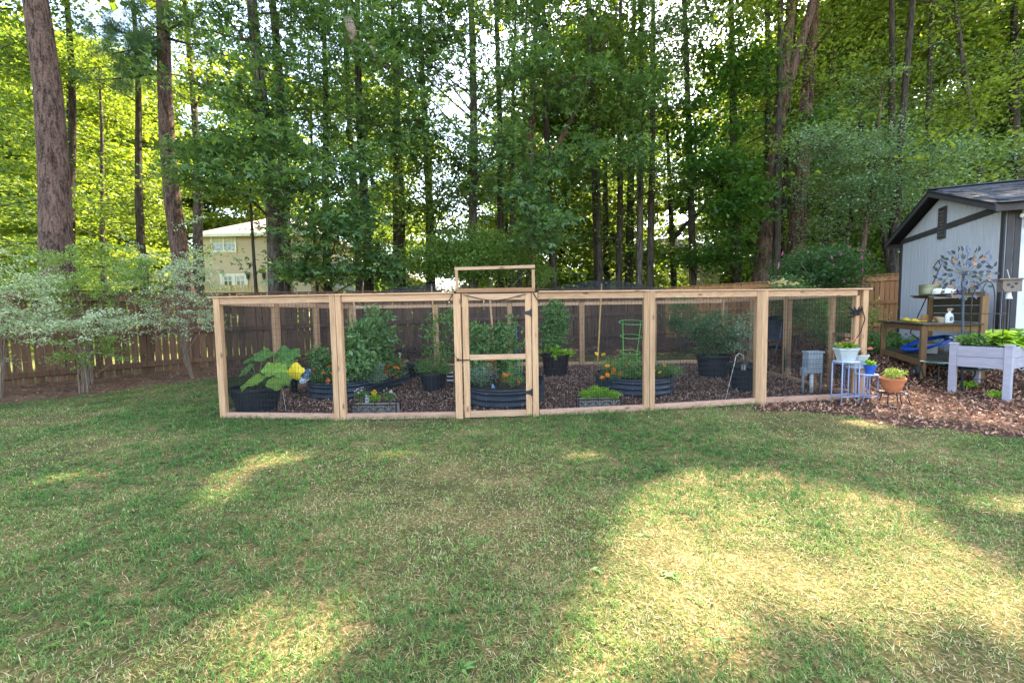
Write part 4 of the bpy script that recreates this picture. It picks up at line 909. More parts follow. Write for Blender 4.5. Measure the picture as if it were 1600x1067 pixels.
tint = np.where(dry, rng.uniform(.70, 1.0, len(gp)), np.clip(rng.normal(.40 - .30 * lush, .08, len(gp)) + .15 * toff[tid], 0, .64))
Lb = rng.uniform(.016, .038, len(gp)) * (1 + .35 * lush) * np.where(dry, .75, 1) * tln[tid] * np.where(rng.random(len(gp)) < .02, 1.8, 1)
wb = np.where(gp[:, 1] < 2.4, .0017, np.where(gp[:, 1] < 3.6, .0022, np.where(gp[:, 1] < 5, .0030, .0040))) * rng.uniform(.7, 1.3, len(gp))
V, Q, T = blades(gp, Lb, wb, tint, lean=.75)
tp = np.concatenate([np.stack([rng.uniform(-y1 * 1.36 - .6, y1 * 1.36 + .6, n), rng.uniform(y0, y1, n)], 1) for y0, y1, n in ((.8, 2.4, 13000), (2.4, 4.2, 14000), (4.2, 7, 11000))]); tp = tp[zone(tp[:, 0], tp[:, 1]) == 0]
V2, Q2, T2 = blades(tp, rng.uniform(.02, .055, len(tp)), np.where(tp[:, 1] < 2.6, .0013, .0022), np.clip(rng.normal(.82, .14, len(tp)), .55, 1), lean=3.2)
Q = np.concatenate([Q, Q2 + len(V)]); V = np.concatenate([V, V2]); T = np.concatenate([T, T2])
gm = bpy.data.materials.new('grass_blade'); gm.use_nodes = True; N, Lk = gm.node_tree.nodes, gm.node_tree.links
bs = N['Principled BSDF']; bs.inputs['Roughness'].default_value = .55; bs.inputs['Specular IOR Level'].default_value = .25
at = N.new('ShaderNodeAttribute'); at.attribute_name = 'tint'; rp = N.new('ShaderNodeValToRGB'); e = rp.color_ramp.elements
e[0].color = (*lin('#3f6a30'), 1); e[1].color = (*lin('#d6c299'), 1)
for p_, c_ in ((.3, '#688a42'), (.62, '#94a254'), (.72, '#b3a468')): q = e.new(p_); q.color = (*lin(c_), 1)
Lk.new(at.outputs['Fac'], rp.inputs[0]); Lk.new(rp.outputs[0], bs.inputs['Base Color'])
tr = N.new('ShaderNodeBsdfTranslucent'); mx = N.new('ShaderNodeMixShader'); mx.inputs[0].default_value = .3
Lk.new(rp.outputs[0], tr.inputs['Color']); Lk.new(bs.outputs[0], mx.inputs[1]); Lk.new(tr.outputs[0], mx.inputs[2]); Lk.new(mx.outputs[0], N['Material Output'].inputs[0])
tag(obj('grass', np_mesh('grass', V, Q, T), gm), 'mown patchy green and straw coloured lawn grass', 'grass', kind='stuff')
# broad weeds in the lawn
wx = np.stack([rng.uniform(-6, 6, 420), rng.uniform(1.2, 7, 420)], 1); wx = wx[zone(wx[:, 0], wx[:, 1]) == 0]; wx = wx[noise2(wx[:, 0], wx[:, 1], 1.2, 9) > .1]
pos = np.concatenate([np.stack([wx[:, 0], wx[:, 1], gz(wx[:, 0], wx[:, 1]) + .004], 1)] * 9); V, Q, T = leaf_arrays(pos + rng.normal(size=pos.shape) * np.array([.008, .008, .003]), rng.uniform(.035, .075, len(pos)), 'kite', up=1.4, width=.22, tint=rng.random(len(pos)))
tag(obj('lawn_weeds', np_mesh('lawn_weeds', V, Q, T), leaf_mat('weed_leaf', '#48703a', '#7f9f52', trans=.3)), 'broader bladed weeds dotted through the lawn', 'weeds', kind='stuff')
fx_ = np.stack([rng.uniform(-7, 7, 420), rng.uniform(1.1, 8, 420)], 1); fx_ = fx_[zone(fx_[:, 0], fx_[:, 1]) == 0]; V, Q, T = leaf_arrays(np.stack([fx_[:, 0], fx_[:, 1], gz(fx_[:, 0], fx_[:, 1]) + rng.uniform(.015, .04, len(fx_))], 1), rng.uniform(.012, .034, len(fx_)), 'kite', up=1., width=.4)
tag(obj('fallen_leaves', np_mesh('fallen_leaves', V, Q, T), leaf_mat('fallen_leaf', '#5c402c', '#a08468', trans=.1, rough=.8)), 'dry fallen leaf bits scattered over the lawn', 'leaf litter', kind='stuff')
def chips(name, label, poly_test, n, box, m, size, width, lift=.012, up=1.1):
    p = np.stack([rng.uniform(box[0], box[1], n), rng.uniform(box[2], box[3], n)], 1); p = p[poly_test(p[:, 0], p[:, 1])]
    pos = np.stack([p[:, 0], p[:, 1], gz(p[:, 0], p[:, 1]) + rng.uniform(.004, lift, len(p))], 1)
    V, Q, T = leaf_arrays(pos, rng.uniform(*size, len(p)), 'kite', up=up, width=width, droop=-.02, tint=rng.random(len(p)))
    return tag(obj(name, np_mesh(name, V, Q, T), m), label, 'mulch', kind='stuff')
CH_IN = leaf_mat('bark_chip', '#553a2e', '#c89f88', trans=0, rough=.85, spec=.15)
CH_R = leaf_mat('bark_chip_red', '#6a402f', '#c99a7e', trans=0, rough=.85, spec=.15)
chips('bark_mulch', 'dark shredded bark mulch covering the enclosure floor', lambda x, y: in_poly(x, y, ENC), 56000, (-4.4, 6, 5.6, 11.6), CH_IN, (.02, .07), .32, lift=.02, up=.5)
chips('bark_nuggets', 'reddish bark chips spread round the pots and potting bench', lambda x, y: (zone(x, y) == 1) & ~in_poly(x, y, ENC), 90000, (3.2, 14, 3.4, 16), CH_R, (.02, .075), .38, lift=.028, up=.45)
chips('leaf_litter', 'pine straw and dead leaf litter along the fence', lambda x, y: zone(x, y) == 2, 60000, (-11, 14, 5, 17.5), leaf_mat('litter', '#5c4232', '#ae8a6e', trans=0, rough=.9, spec=.1), (.03, .12), .14, lift=.02, up=1.2)
ed = []   # grass tufts along the bottom rails
for a, b in zip(FP[:-1], FP[1:]):
    n = 300; t = rng.random(n); q = a[None, :2] + (b - a)[None, :2] * t[:, None]; q[:, 1] -= np.abs(rng.normal(.045, .02, n)); ed.append(q)
q = np.concatenate(ed); q = q[(zone(q[:, 0], q[:, 1]) == 0) & (np.abs(q[:, 0] + .3) > .5)]
V, Q, T = blades(q, rng.uniform(.04, .1, len(q)), np.full(len(q), .003), np.clip(rng.normal(.25, .15, len(q)), 0, 1), lean=.5)
tag(obj('edge_grass', np_mesh('edge_grass', V, Q, T), gm), 'longer grass left uncut along the enclosure bottom rail', 'grass', kind='stuff')

# ------------------------------------------------------------------ plants
def lump(c, n, rad, r=rng, shell=.55):
    v = ico_points(n, r) * (shell + (1 - shell) * r.random(n))[:, None] ; return np.asarray(c) + v * np.asarray(rad)
def foliage(pos, size, m, name, parent, off, kind='kite', up=.7, width=.5, tshift=.5, droop=.15, tsd=.22, dirs=None):
    V, Q, T = leaf_arrays(pos, size, kind, up=up, width=width, droop=droop, tint=np.clip(rng.normal(tshift, tsd, len(pos)), 0, 1), dirs=dirs)
    return obj(name, np_mesh(name, V - np.asarray(off), Q, T), m, parent)
def stems(base, ends, r0, m, parent, off, name='stems', bend=.15):
    mb = MB()
    for e_ in ends:
        e_ = np.asarray(e_, float); s0 = np.asarray(base, float) + rng.normal(size=3) * np.array([r0 * 2, r0 * 2, 0]); mid = (s0 + e_) / 2 + rng.normal(size=3) * bend * np.array([1, 1, .2]) * np.linalg.norm(e_ - s0) * .5
        mb.tube([s0, mid, e_], [r0, r0 * .7, r0 * .35], 5, cap=False)
    return mb.build(name, m, parent, smooth=True, off=off)
STEM_G = mat('green_stem', '#4f6a35', '#6b8547', rough=.6); STEM_B = mat('woody_stem', '#5f5044', '#85725f', rough=.85)
LF_VAR = leaf_mat('variegated_leaf', '#7c8c60', '#cad0ac', trans=.3, rough=.5, spec=.3, tcol=(1.3, 1.4, .8))
LF_SHR = leaf_mat('shrub_leaf', '#4d6c36', '#8ca65e', trans=.42, rough=.45)
LF_TOM = leaf_mat('tomato_leaf', '#44683f', '#86a86c', trans=.3, rough=.55)
LF_HERB = leaf_mat('herb_leaf', '#44663a', '#7da05c', trans=.35)
LF_GRY = leaf_mat('grey_leaf', '#5d7a62', '#8fa68c', trans=.2)
LF_BLU = leaf_mat('blueberry_leaf', '#34573f', '#6a8c62', trans=.3, rough=.4, spec=.5)
LF_BRT = leaf_mat('bright_leaf', '#5f8f2a', '#a9cf4c', trans=.4)
def shrub(name, label, cat, c, rad, n_cl, n_lf, size, m, base=None, group=None, stem_m=STEM_B, n_st=7, spread=.11, up=.7, width=.5, flat=.5, tshift=.5, r0=.015, shell=.5, kind='kite'):
    """clumped foliage round centre c (world) on stems from base"""
    c = np.asarray(c, float); base = np.array([c[0], c[1], float(gz(c[0], c[1]))]) if base is None else np.asarray(base, float)
    th = thing(name, label, cat, base, group=group)
    cc = lump(c, n_cl, rad, shell=shell); cc[:, 2] = np.maximum(cc[:, 2], base[2] + .05)
    pos = clumps(cc, n_lf, (spread, spread, spread * flat))
    foliage(pos, size * rng.uniform(.65, 1.25, len(pos)), m, 'foliage', th, base, up=up, width=width, tshift=tshift, kind=kind)
    stems(base, cc[rng.choice(n_cl, min(n_cl, n_st), replace=False)], r0, stem_m, th, base)
    return th
# pale variegated shrubs in front of the left fence and one green one
def fshrub(label, px, py, d, rx, rz, n, base_px=None, m=LF_VAR, layers=4, n_st=6, size=.05):
    """loose shrub: arching twigs carrying flat ragged sprays of small leaves"""
    k = d / F_PX; b = P(*(base_px or (px, 600)), d); b[2] = gz(b[0], b[1]); c = P(px, py, d)
    th = thing('variegated_shrub', label, 'shrub', b, group='shrubs before the left fence'); mb = MB(); pos = []
    mains = [b + np.array([rng.normal() * .05, rng.normal() * .05, 0]) for _ in range(n_st)]
    for i in range(n):
        a_ = rng.uniform(0, 6.28); rr = rng.random() ** .5; e_ = c + np.array([math.cos(a_) * rx * k * rr, math.sin(a_) * min(rx * k, .75) * rr, rng.normal() * rz * k * .8 * (1.15 - rr * .6)])
        s0 = mains[i % n_st]; f = s0 + (c - s0) * rng.uniform(.25, .6) + rng.normal(size=3) * .06
        if i % 13 == 0: mb.tube([s0, f, e_], [.012, .008, .003], 5, cap=False)
        L = rng.uniform(.16, .42); dv = e_ - c; dv[2] *= .2; dv = dv / (np.linalg.norm(dv) + 1e-6) + rng.normal(size=3) * np.array([.5, .5, .22]); dv /= np.linalg.norm(dv)
        nl = int(L * 190); t = rng.uniform(-.3, 1, nl); q = e_ + dv * (t * L)[:, None] + rng.normal(size=(nl, 3)) * np.array([.055, .055, .022]); q[:, 2] -= .10 * np.clip(t, 0, 1) ** 2 * L; pos.append(q)
        if i % 3 == 0: mb.tube([e_ - dv * L * .3, e_, e_ + dv * L * .8], [.004, .003, .0015], 3, cap=False)
    pos = np.concatenate(pos); foliage(pos, size * rng.uniform(.6, 1.3, len(pos)), m, 'foliage', th, b, width=.45, up=.6, tsd=.28)
    mb.build('stems', STEM_B, th, smooth=True, off=b)['kind'] = 'stuff'; return th
fshrub('pale variegated shrub cut off by the left edge, before the fence', 10, 470, 7.6, 52, 60, 120, (-5, 600))
fshrub('low pale variegated shrub on several bare stems before the left fence', 133, 506, 8.2, 62, 14, 74, (133, 592))
fshrub('feathery green shrub crown above the left fence between pale shrubs', 135, 432, 9.0, 80, 42, 150, (140, 592), m=LF_SHR)
fshrub('pale variegated shrub on a crooked trunk beside the enclosure corner', 268, 446, 9.9, 60, 46, 120, (302, 568), n_st=2)
fshrub('sparse lower foliage of pale shrub hugging the fence by the enclosure', 285, 500, 9.8, 46, 20, 26, (303, 568), n_st=2)
fshrub('thin green leafed suckers at the foot of the left fence shrubs', 140, 548, 8.3, 40, 24, 30, (135, 592), m=LF_SHR)
# shrubs behind
c = P(735, 400, 15.6); shrub('green_shrub', 'large feathery green shrub rising behind the gate arch', 'shrub', c, (2.5, 1.2, 1.05), 360, 95, .095, LF_SHR, spread=.22, flat=.5, n_st=12, r0=.03, tshift=.55, shell=.3)
c = P(850, 432, 15.9); shrub('green_shrub', 'smaller green shrub right of the gate arch above the netting', 'shrub', c, (.5, .5, .4), 26, 50, .07, LF_SHR, spread=.16, tshift=.6)
c = P(1282, 425, 13.6); bb = shrub('butterfly_bush', 'tall dark green bush dotted with pink flowers behind the right bays', 'bush', c, (1.55, .9, .75), 230, 80, .095, leaf_mat('bush_leaf', '#33522f', '#5b7d4a', trans=.3), spread=.18, flat=.7, width=.36, n_st=10, r0=.025, shell=.35)
PINK = mat('pink_petal', '#a8476f', '#c8638c', rough=.6)
fl_me = MB(); [fl_me.ball((0, 0, .03 * k), .028 - .004 * k, 6, 4) for k in range(4)]; fl_me = fl_me.mesh('flower_spike'); fl_me.materials.append(PINK)
for k in range(34):
    v = ico_points(1)[0]; v[1] = -abs(v[1]); q = c + v * np.array([1.6, .95, .85]) - np.array(bb.location); o = obj('flower_spike', fl_me, None, bb, loc=q); o.rotation_euler = (random.uniform(-.6, .6), random.uniform(-.8, .8), 0); s_ = random.uniform(.5, 1.0); o.scale = (s_, s_, s_)
c = P(1305, 500, 10.2); shrub('rounded_shrub', 'rounded green shrub seen through the right side wall netting', 'shrub', c, (.95, .6, .62), 90, 60, .06, LF_SHR, spread=.15, flat=.6)
c = P(1240, 470, 12.0); shrub('rounded_shrub', 'dark shrub against the fence behind the right side wall', 'shrub', c, (.8, .6, .7), 60, 60, .07, LF_GUM, spread=.16, flat=.6)
c = P(1100, 400, 16.9); shrub('green_shrub', 'leafy growth hanging over the back fence above the fourth bay', 'shrub', c, (1.2, .4, .5), 50, 50, .1, LF_VINE, spread=.2)
c = P(1065, 492, 13.4); shrub('ornamental_grass', 'soft green narrow leaved plant before the back fence', 'plant', c, (.42, .3, .62), 40, 60, .16, LF_HERB, spread=.12, width=.1, up=-.1)
for px, py, d, lab in ((1370, 545, 10.4, 'low green ground plants beside the potting bench leg'), (1415, 560, 10.4, 'low green ground plants under the potting bench'), (1375, 500, 12.6, 'weedy plants at the foot of the warm brown fence')):
    c = P(px, py, d); b_ = np.array([c[0], c[1], float(gz(c[0], c[1]))]); c[2] = b_[2] + .12; shrub('ground_plant', lab, 'plant', c, (.7, .5, .12), 44, 40, .06, LF_HERB, base=b_, spread=.12, width=.7, r0=.004, stem_m=STEM_G)
# small weeds in the chips
for px, py, lab in ((1558, 622, 'little weed clump beside the nearest planter leg'), (1511, 606, 'tiny weed at the foot of the spinner pole')):
    b_ = G(px, py); w = .11 if px < 1520 else .13; shrub('weed', lab, 'weed', b_ + (0, 0, .05), (w, w * .6, .04), 12, 14, .045, LF_BRT, base=b_, spread=.03, width=.7, r0=.003, stem_m=STEM_G)

# ------------------------------------------------------------------ pots and raised beds in the enclosure
BLACKP = mat('black_plastic', '#202328', '#2a2e34', rough=.5, spec=.4, scale=9)
BROWNP = mat('brown_black_plastic', '#241f20', '#2e2829', rough=.55, spec=.35, scale=9)
SOIL = mat('potting_soil', '#2a1f18', '#48382b', rough=1, scale=40, bump=.6)
STEELB = mat('corrugated_steel', '#27303c', '#323c49', rough=.38, spec=.6, scale=5)
RIVET = mat('rivet_steel', '#b9bec6', '#d0d4da', rough=.3, metal=.7)
def pot(label, base, rt, rb, h, m=BLACKP, rim=.018, soil=.05, name='plant_pot', group=None, handles=False, n=32):
    th = thing(name, label, 'pot', base, group=group)
    lip = rim
    MB().lathe([(.001, 0), (rb, 0), (rb * 1.02, .01), (rb + (rt - rb) * .85, h * .86), (rt, h - .045), (rt + lip, h - .04), (rt + lip, h), (rt - .008, h), (rt - .02, h - .05), (rb * .95, h * .3)], n).build('pot_body', m, th, smooth=False)
    MB().disc((0, 0, h - soil), rt - .016 - (rt - rb) * soil / h, n).build('soil', SOIL, th)
    if handles:
        for s in (-1, 1): MB().tube([(s * (rt + .005), -.06, h - .03), (s * (rt + .045), -.03, h - .012), (s * (rt + .045), .03, h - .012), (s * (rt + .005), .06, h - .03)], .012, 6).build('handle', m, th)
    return th
def bed(label, c, r, half, axis, h=.27, z0=0.0):
    """corrugated steel bed: stadium outline (round when half = 0)"""
    th = thing('raised_bed', label, 'raised bed', (c[0], c[1], z0), group='corrugated raised beds')
    ax = np.array(axis) / np.linalg.norm(axis); nr = np.array([ax[1], -ax[0]]); out = []
    for k in range(72):
        a = 2 * math.pi * k / 72; dv = nr * math.cos(a) + ax * math.sin(a); out.append((ax * (half if math.sin(a) >= 0 else -half), dv))
    V, zl = [], np.linspace(.0, h, 34)
    for z in zl:
        o = .016 * math.sin(2 * math.pi * (z / (h / 3)) - .5 * math.pi)
        V += [(*(p + dv * (r + o)), z) for p, dv in out]
    n = 72; F = [(i * n + j, i * n + (j + 1) % n, (i + 1) * n + (j + 1) % n, (i + 1) * n + j) for i in range(len(zl) - 1) for j in range(n)]
    MB().add(V, F).build('corrugated_wall', STEELB, th, smooth=True)
    rimp = [(*(p + dv * r), h) for p, dv in out]; MB().tube(rimp + rimp[:1], .013, 8, cap=False).build('rim', STEELB, th, smooth=True)
    MB().add([(*(p + dv * (r - .01)), h - .055) for p, dv in out], [tuple(range(n))]).build('soil', SOIL, th)
    rv = MB().ball((0, 0, 0), .006, 6, 4).mesh('rivet'); rv.materials.append(RIVET)
    for k in range(0, 72, 12):
        for i in range(3):
            p, dv = out[(k + 50) % 72]; obj('rivet', rv, None, th, loc=(*(p + dv * (r + .016)), h / 3 * (i + .5)))
    return th
bedA = bed('long dark blue corrugated raised bed on the left, full of tall peppers', (-2.92, 8.42), .58, .62, (.25, .97))
bedB = bed('dark blue corrugated raised bed framed by the gate', (-.09, 7.30), .60, .35, (.1, 1))
bedC = bed('dark blue corrugated raised bed behind the fourth and fifth bays', (2.2, 7.90), .63, .2, (0, 1))
RIMZ = .22
def plant(name, label, px, py0, py1, d, wpx, n_cl, n_lf, size, m, base_z=None, n_st=5, **kw):
    """upright plant filling photo rows py0 (top) to py1 at depth d, wpx wide"""
    a, b = P(px, py0, d), P(px, py1, d); c = (a + b) / 2; base = np.array([b[0], b[1], b[2] if base_z is None else base_z]); k = d / F_PX
    kw.setdefault('spread', .07); kw.setdefault('r0', .008); kw.setdefault('stem_m', STEM_G)
    return shrub(name, label, kw.pop('cat', 'plant'), c, (wpx / 2 * k, wpx / 2 * k * .8, (a[2] - b[2]) / 2), n_cl, n_lf, size, m, base=base, n_st=n_st, **kw)
ORANGE = mat('marigold_petal', '#d9701a', '#f09428', rough=.6); YELLOWF = mat('yellow_petal', '#dcb41c', '#efd040', rough=.6); REDOR = mat('red_marigold', '#c04a18', '#d8602a', rough=.6); WHITEF = mat('pale_petal', '#d9c4cf', '#ead9e0', rough=.6)
def flower_mesh(m, r=.026):
    mb = MB()
    for ring, (rr, z, n) in enumerate(((r, 0, 9), (r * .68, .006, 8), (r * .35, .011, 6))):
        for k in range(n):
            a = 2 * math.pi * k / n + ring * .4; ca, sa = math.cos(a), math.sin(a); w = rr * .42
            mb.add([(0, 0, z), (ca * rr * .6 - sa * w, sa * rr * .6 + ca * w, z + .008), (ca * rr, sa * rr, z + .004), (ca * rr * .6 + sa * w, sa * rr * .6 - ca * w, z + .008)], [(0, 3, 2, 1)])
    me = mb.mesh('flower'); me.materials.append(m); return me
FL_O, FL_Y, FL_R, FL_W = flower_mesh(ORANGE, .043), flower_mesh(YELLOWF, .042), flower_mesh(REDOR, .038), flower_mesh(WHITEF, .016)
def flowers(th, d, spots, me):
    b = np.array(th.location)
    for px, py in spots:
        q = P(px, py, d + random.uniform(-.05, .05)) - b; o = obj('flower', me, None, th, loc=q); o.rotation_euler = (random.uniform(.3, 1.1), random.uniform(-.4, .4), random.uniform(0, 6)); s_ = random.uniform(.85, 1.15); o.scale = (s_,) * 3
# bed A
plant('pepper_plant', 'tall bushy dark green pepper plant in the left raised bed', 580, 478, 600, 8.2, 86, 74, 34, .125, LF_TOM, RIMZ, width=.4, up=.15, spread=.10, shell=.15, n_st=12)
plant('pepper_plant', 'lower leafy plant at the front of the left raised bed', 562, 545, 602, 7.7, 46, 34, 30, .11, LF_TOM, RIMZ, width=.46, up=.35)
plant('pepper_plant', 'small leafy plant at the left end of the left raised bed', 507, 542, 600, 8.0, 44, 50, 40, .07, LF_TOM, RIMZ, width=.46, up=.4)
t = plant('marigold', 'marigold clump at the left end of the left raised bed', 503, 575, 606, 7.75, 44, 26, 40, .035, LF_HERB, RIMZ, spread=.05); flowers(t, 7.6, [(490, 577), (514, 573), (519, 584), (513, 594), (505, 583)], FL_O)
plant('rosemary', 'grey green rosemary at the front edge of the left raised bed', 588, 566, 602, 7.75, 34, 30, 60, .05, LF_GRY, RIMZ, width=.12, up=-.2, spread=.05)
t = plant('marigold', 'orange marigolds at the right end of the left raised bed', 618, 560, 592, 8.2, 36, 24, 34, .035, LF_HERB, RIMZ, spread=.05)
flowers(t, 8.0, [(601, 576), (608, 573), (604, 581), (609, 586), (618, 574), (622, 575), (619, 583), (627, 582), (620, 590), (607, 571), (601, 586)], FL_O); flowers(t, 8.2, [(631, 566), (594, 572)], FL_R)
# gate bed
plant('tomato_plant', 'tomato plant left of the stake in the gate bed', 748, 497, 600, 7.4, 38, 46, 34, .08, LF_TOM, RIMZ, width=.4, up=.4, spread=.06)
plant('tomato_plant', 'taller tomato plant right of the stake in the gate bed', 790, 492, 600, 7.6, 46, 60, 34, .08, LF_TOM, RIMZ, width=.4, up=.4, spread=.06)
plant('basil', 'low leafy herb at the left of the gate bed', 752, 572, 604, 7.15, 36, 34, 36, .035, LF_GRY, RIMZ)
t = plant('marigold', 'orange marigolds at the front of the gate bed', 800, 580, 606, 7.05, 40, 24, 26, .03, LF_HERB, RIMZ); flowers(t, 6.95, [(789, 586), (795, 585), (787, 590), (794, 597), (810, 596), (786, 596)], FL_O); flowers(t, 7.3, [(740, 566), (769, 563)], FL_R)
# bed C
t = plant('marigold', 'orange marigolds at the left of the right hand raised bed', 955, 563, 598, 7.6, 40, 36, 30, .04, LF_HERB, RIMZ)
flowers(t, 7.45, [(949, 572), (959, 577), (947, 581), (949, 586), (958, 583), (941, 590), (978, 573), (969, 583), (960, 567)], FL_O)
t = plant('leafy_greens', 'mixed leafy greens in the middle of the right hand raised bed', 985, 553, 596, 8.0, 74, 60, 32, .05, LF_HERB, RIMZ, width=.6); flowers(t, 7.9, [(932, 553), (943, 554)], FL_Y)
t = plant('chives', 'grassy green clump at the right end of the right hand raised bed', 1045, 570, 594, 7.9, 40, 40, 40, .09, LF_HERB, RIMZ, width=.07, up=-.4, spread=.05); flowers(t, 7.6, [(1031, 582), (1022, 580), (1038, 571)], FL_Y)
# squash in its big black tub
tub = pot('big round black tub holding the squash plant', G(402, 641), .35, .27, .37, rim=.012)
tb0 = np.array(tub.location); sq = thing('squash_plant', 'broad leaved squash plant spilling over the big black tub', 'plant', tb0 + (0, 0, .32))
LF_SQ = leaf_mat('squash_leaf', '#33622f', '#8aa83c', trans=.35, rough=.55)
def big_leaf(th, q, R, nrm, yaw, m=LF_SQ, tint=.3, stem_from=None, name='leaf', cup=.18):
    """a lobed squash leaf with scalloped edge"""
    nrm = Vector(nrm).normalized(); t_ = nrm.orthogonal().normalized(); t_.rotate(Matrix.Rotation(yaw, 3, nrm)); b_ = nrm.cross(t_); V = [q]; n = 30
    for ring in (.28, .55, .8, 1.0):
        for k in range(n):
            a = 2 * math.pi * k / n - math.pi / 2; lob = 1 + .13 * math.cos(5 * (a + math.pi / 2)) + .03 * math.cos(15 * a); notch = 1 - .5 * math.exp(-((k - 0 if k < n / 2 else k - n) / 1.6) ** 2)
            r_ = R * ring * (1 + (lob - 1) * ring) * (notch if ring == 1 else 1 - (1 - notch) * .4)
            z = -cup * R * ring ** 2 * (1 + .5 * math.cos(3 * a + R * 40)) + R * .05 * math.cos(10 * (a + math.pi / 2)) * ring; V.append(np.asarray(q) + np.array(t_) * r_ * math.cos(a) + np.array(b_) * r_ * math.sin(a) + np.array(nrm) * z)
    F = [(0, 1 + k, 1 + (k + 1) % n) for k in range(n)]; Q4 = [(1 + g * n + k, 1 + (g + 1) * n + k, 1 + (g + 1) * n + (k + 1) % n, 1 + g * n + (k + 1) % n) for g in range(3) for k in range(n)]
    me = np_mesh('leaf', np.array(V) - np.array(th.location), [np.array(F), np.array(Q4)], np.clip(np.full(len(V), tint) + rng.normal(size=len(V)) * .05 + np.concatenate([[.25], np.tile([.28 if k % 6 == 0 else -.06 for k in range(n)], 4)]), 0, 1), smooth=True); o = obj(name, me, m, th)
    if stem_from is not None: MB().tube([stem_from, (np.asarray(stem_from) + q) / 2 + (0, 0, .05), q], [.009, .008, .006], 6).build('leaf_stalk', STEM_G, th, smooth=True, off=np.array(th.location))
    return o
sf = tb0 + (0, 0, .33)
for px, py, d, R, nv, tn in ((412, 553, 6.5, .165, (.1, -.55, .85), .22), (442, 553, 6.7, .17, (.25, -.75, .6), .18), (458, 551, 6.75, .12, (.3, -.7, .6), .2), (384, 576, 6.4, .15, (-.4, -.5, .7), .15), (424, 575, 6.25, .15, (.1, -.7, .7), .6), (400, 592, 6.2, .14, (-.1, -.6, .8), .75), (432, 595, 6.15, .15, (.25, -.75, .55), .62), (391, 560, 6.7, .13, (-.3, -.4, .9), .18), (452, 571, 6.6, .13, (.5, -.5, .7), .3), (436, 578, 6.2, .12, (0, -.8, .6), .66), (445, 592, 6.15, .1, (.4, -.8, .4), .55), (382, 602, 6.25, .1, (-.4, -.6, .6), .7)):
    big_leaf(sq, P(px, py, d), R * .88, nv, rng.uniform(-.5, .5), tint=tn, stem_from=sf + rng.normal(size=3) * np.array([.06, .06, 0]))
big_leaf(sq, P(460, 580, 6.5), .125, (.2, -.9, .2), .3, m=mat('yellow_leaf', '#d9b51e', '#ecd13a', rough=.6), stem_from=sf + (.15, 0, 0), name='yellow_leaf')['label'] = 'bright yellow withered squash leaf'
pot('black pot tucked behind the squash tub', G(452, 612), .17, .14, .27)
plant('potted_seedling', 'small plant in the black pot behind the squash tub', 452, 562, 590, 7.55, 26, 14, 26, .06, LF_HERB, .2)
# soil bag
bg = thing('soil_bag', 'crumpled white and blue potting soil bag beside the left raised bed', 'bag', G(481, 602)); mb = MB()
def bag_shape(mb, c, sx, sy, sz, seed):
    r = random.Random(seed); V = []; n, m_ = 16, 10
    for i in range(m_ + 1):
        t = i / m_; w = (math.sin(math.pi * min(1, t * .92 + .12))) ** .45
        for k in range(n):
            a = 2 * math.pi * k / n; q = 1 + .09 * math.sin(5 * a + i) + r.uniform(-.05, .05); V.append((c[0] + sx * w * q * math.cos(a), c[1] + sy * w * q * math.sin(a), c[2] + sz * t))
    return mb.add(V, [(i * n + j, i * n + (j + 1) % n, (i + 1) * n + (j + 1) % n, (i + 1) * n + j) for i in range(m_) for j in range(n)] + [tuple(range(m_ * n, m_ * n + n))])
bag_shape(mb, (0, 0, 0), .16, .1, .22, 1); mb.build('bag_body', mat('bag_white', '#c9d2de', '#e6ebf1', rough=.4, scale=8), bg, smooth=True)
bag_shape(MB(), (.05, -.03, .17), .12, .09, .18, 2).build('bag_top', mat('bag_blue', '#1d5fb4', '#b9c9e0', rough=.4, scale=12, contrast=.06), bg, smooth=True)
# toadstool ornament
q = P(512, 601, 7.6); q[2] = RIMZ; ts = thing('toadstool_ornament', 'little red and white toadstool ornament in the left raised bed', 'ornament', q)
MB().lathe([(.001, 0), (.022, 0), (.018, .03), (.02, .05)], 12).build('stalk', WHITE, ts, smooth=True); MB().lathe([(.001, .045), (.045, .045), (.042, .062), (.026, .082), (.001, .09)], 14).build('cap', mat('toadstool_red', '#b8372c', '#cf4a3c', rough=.4), ts, smooth=True)
# pots along the middle
p680 = pot('tapered black pot with herbs and a tall staked vine, left of the gate', G(678, 609), .26, .19, .34)
plant('herb_mound', 'mound of small leaved herbs in the tapered black pot', 676, 560, 590, 8.2, 56, 60, 40, .035, LF_HERB, .3, spread=.06)
plant('staked_vine', 'sparse climbing vine tied to the stake left of the gate', 690, 468, 565, 8.2, 54, 20, 16, .10, LF_HERB, .3, n_st=12, width=.45, up=.3, spread=.09)
pot('black pot half hidden behind the tapered herb pot', G(650, 590), .18, .15, .32)
plant('potted_leaves', 'dull reddish leafed plant in the half hidden black pot', 650, 540, 560, 9.0, 44, 26, 30, .05, leaf_mat('purple_leaf', '#4a3d3c', '#6f5f56', trans=.2), .3)
p868 = pot('ribbed dark brown pot with the tall feathery vine right of the gate', G(868, 586), .31, .25, .48, BROWNP, rim=.02, handles=True)
plant('tall_vine', 'tall feathery green vine in the ribbed dark pot', 866, 466, 552, 9.9, 36, 80, 46, .07, LF_TOM, .43, up=.4, spread=.08, n_st=8)
plant('potted_leaves', 'pale round leaves round the rim of the ribbed dark pot', 872, 542, 556, 9.8, 56, 12, 12, .09, LF_BRT, .43, width=.8)
pb = pot('wide black pot holding the rounded blueberry shrub', G(1114, 588), .33, .27, .47, rim=.03, handles=True)
plant('blueberry_shrub', 'rounded dense blueberry shrub in the wide black pot', 1116, 485, 556, 9.3, 88, 150, 50, .045, LF_BLU, .42, cat='shrub', spread=.09, n_st=10, stem_m=STEM_B, r0=.012)
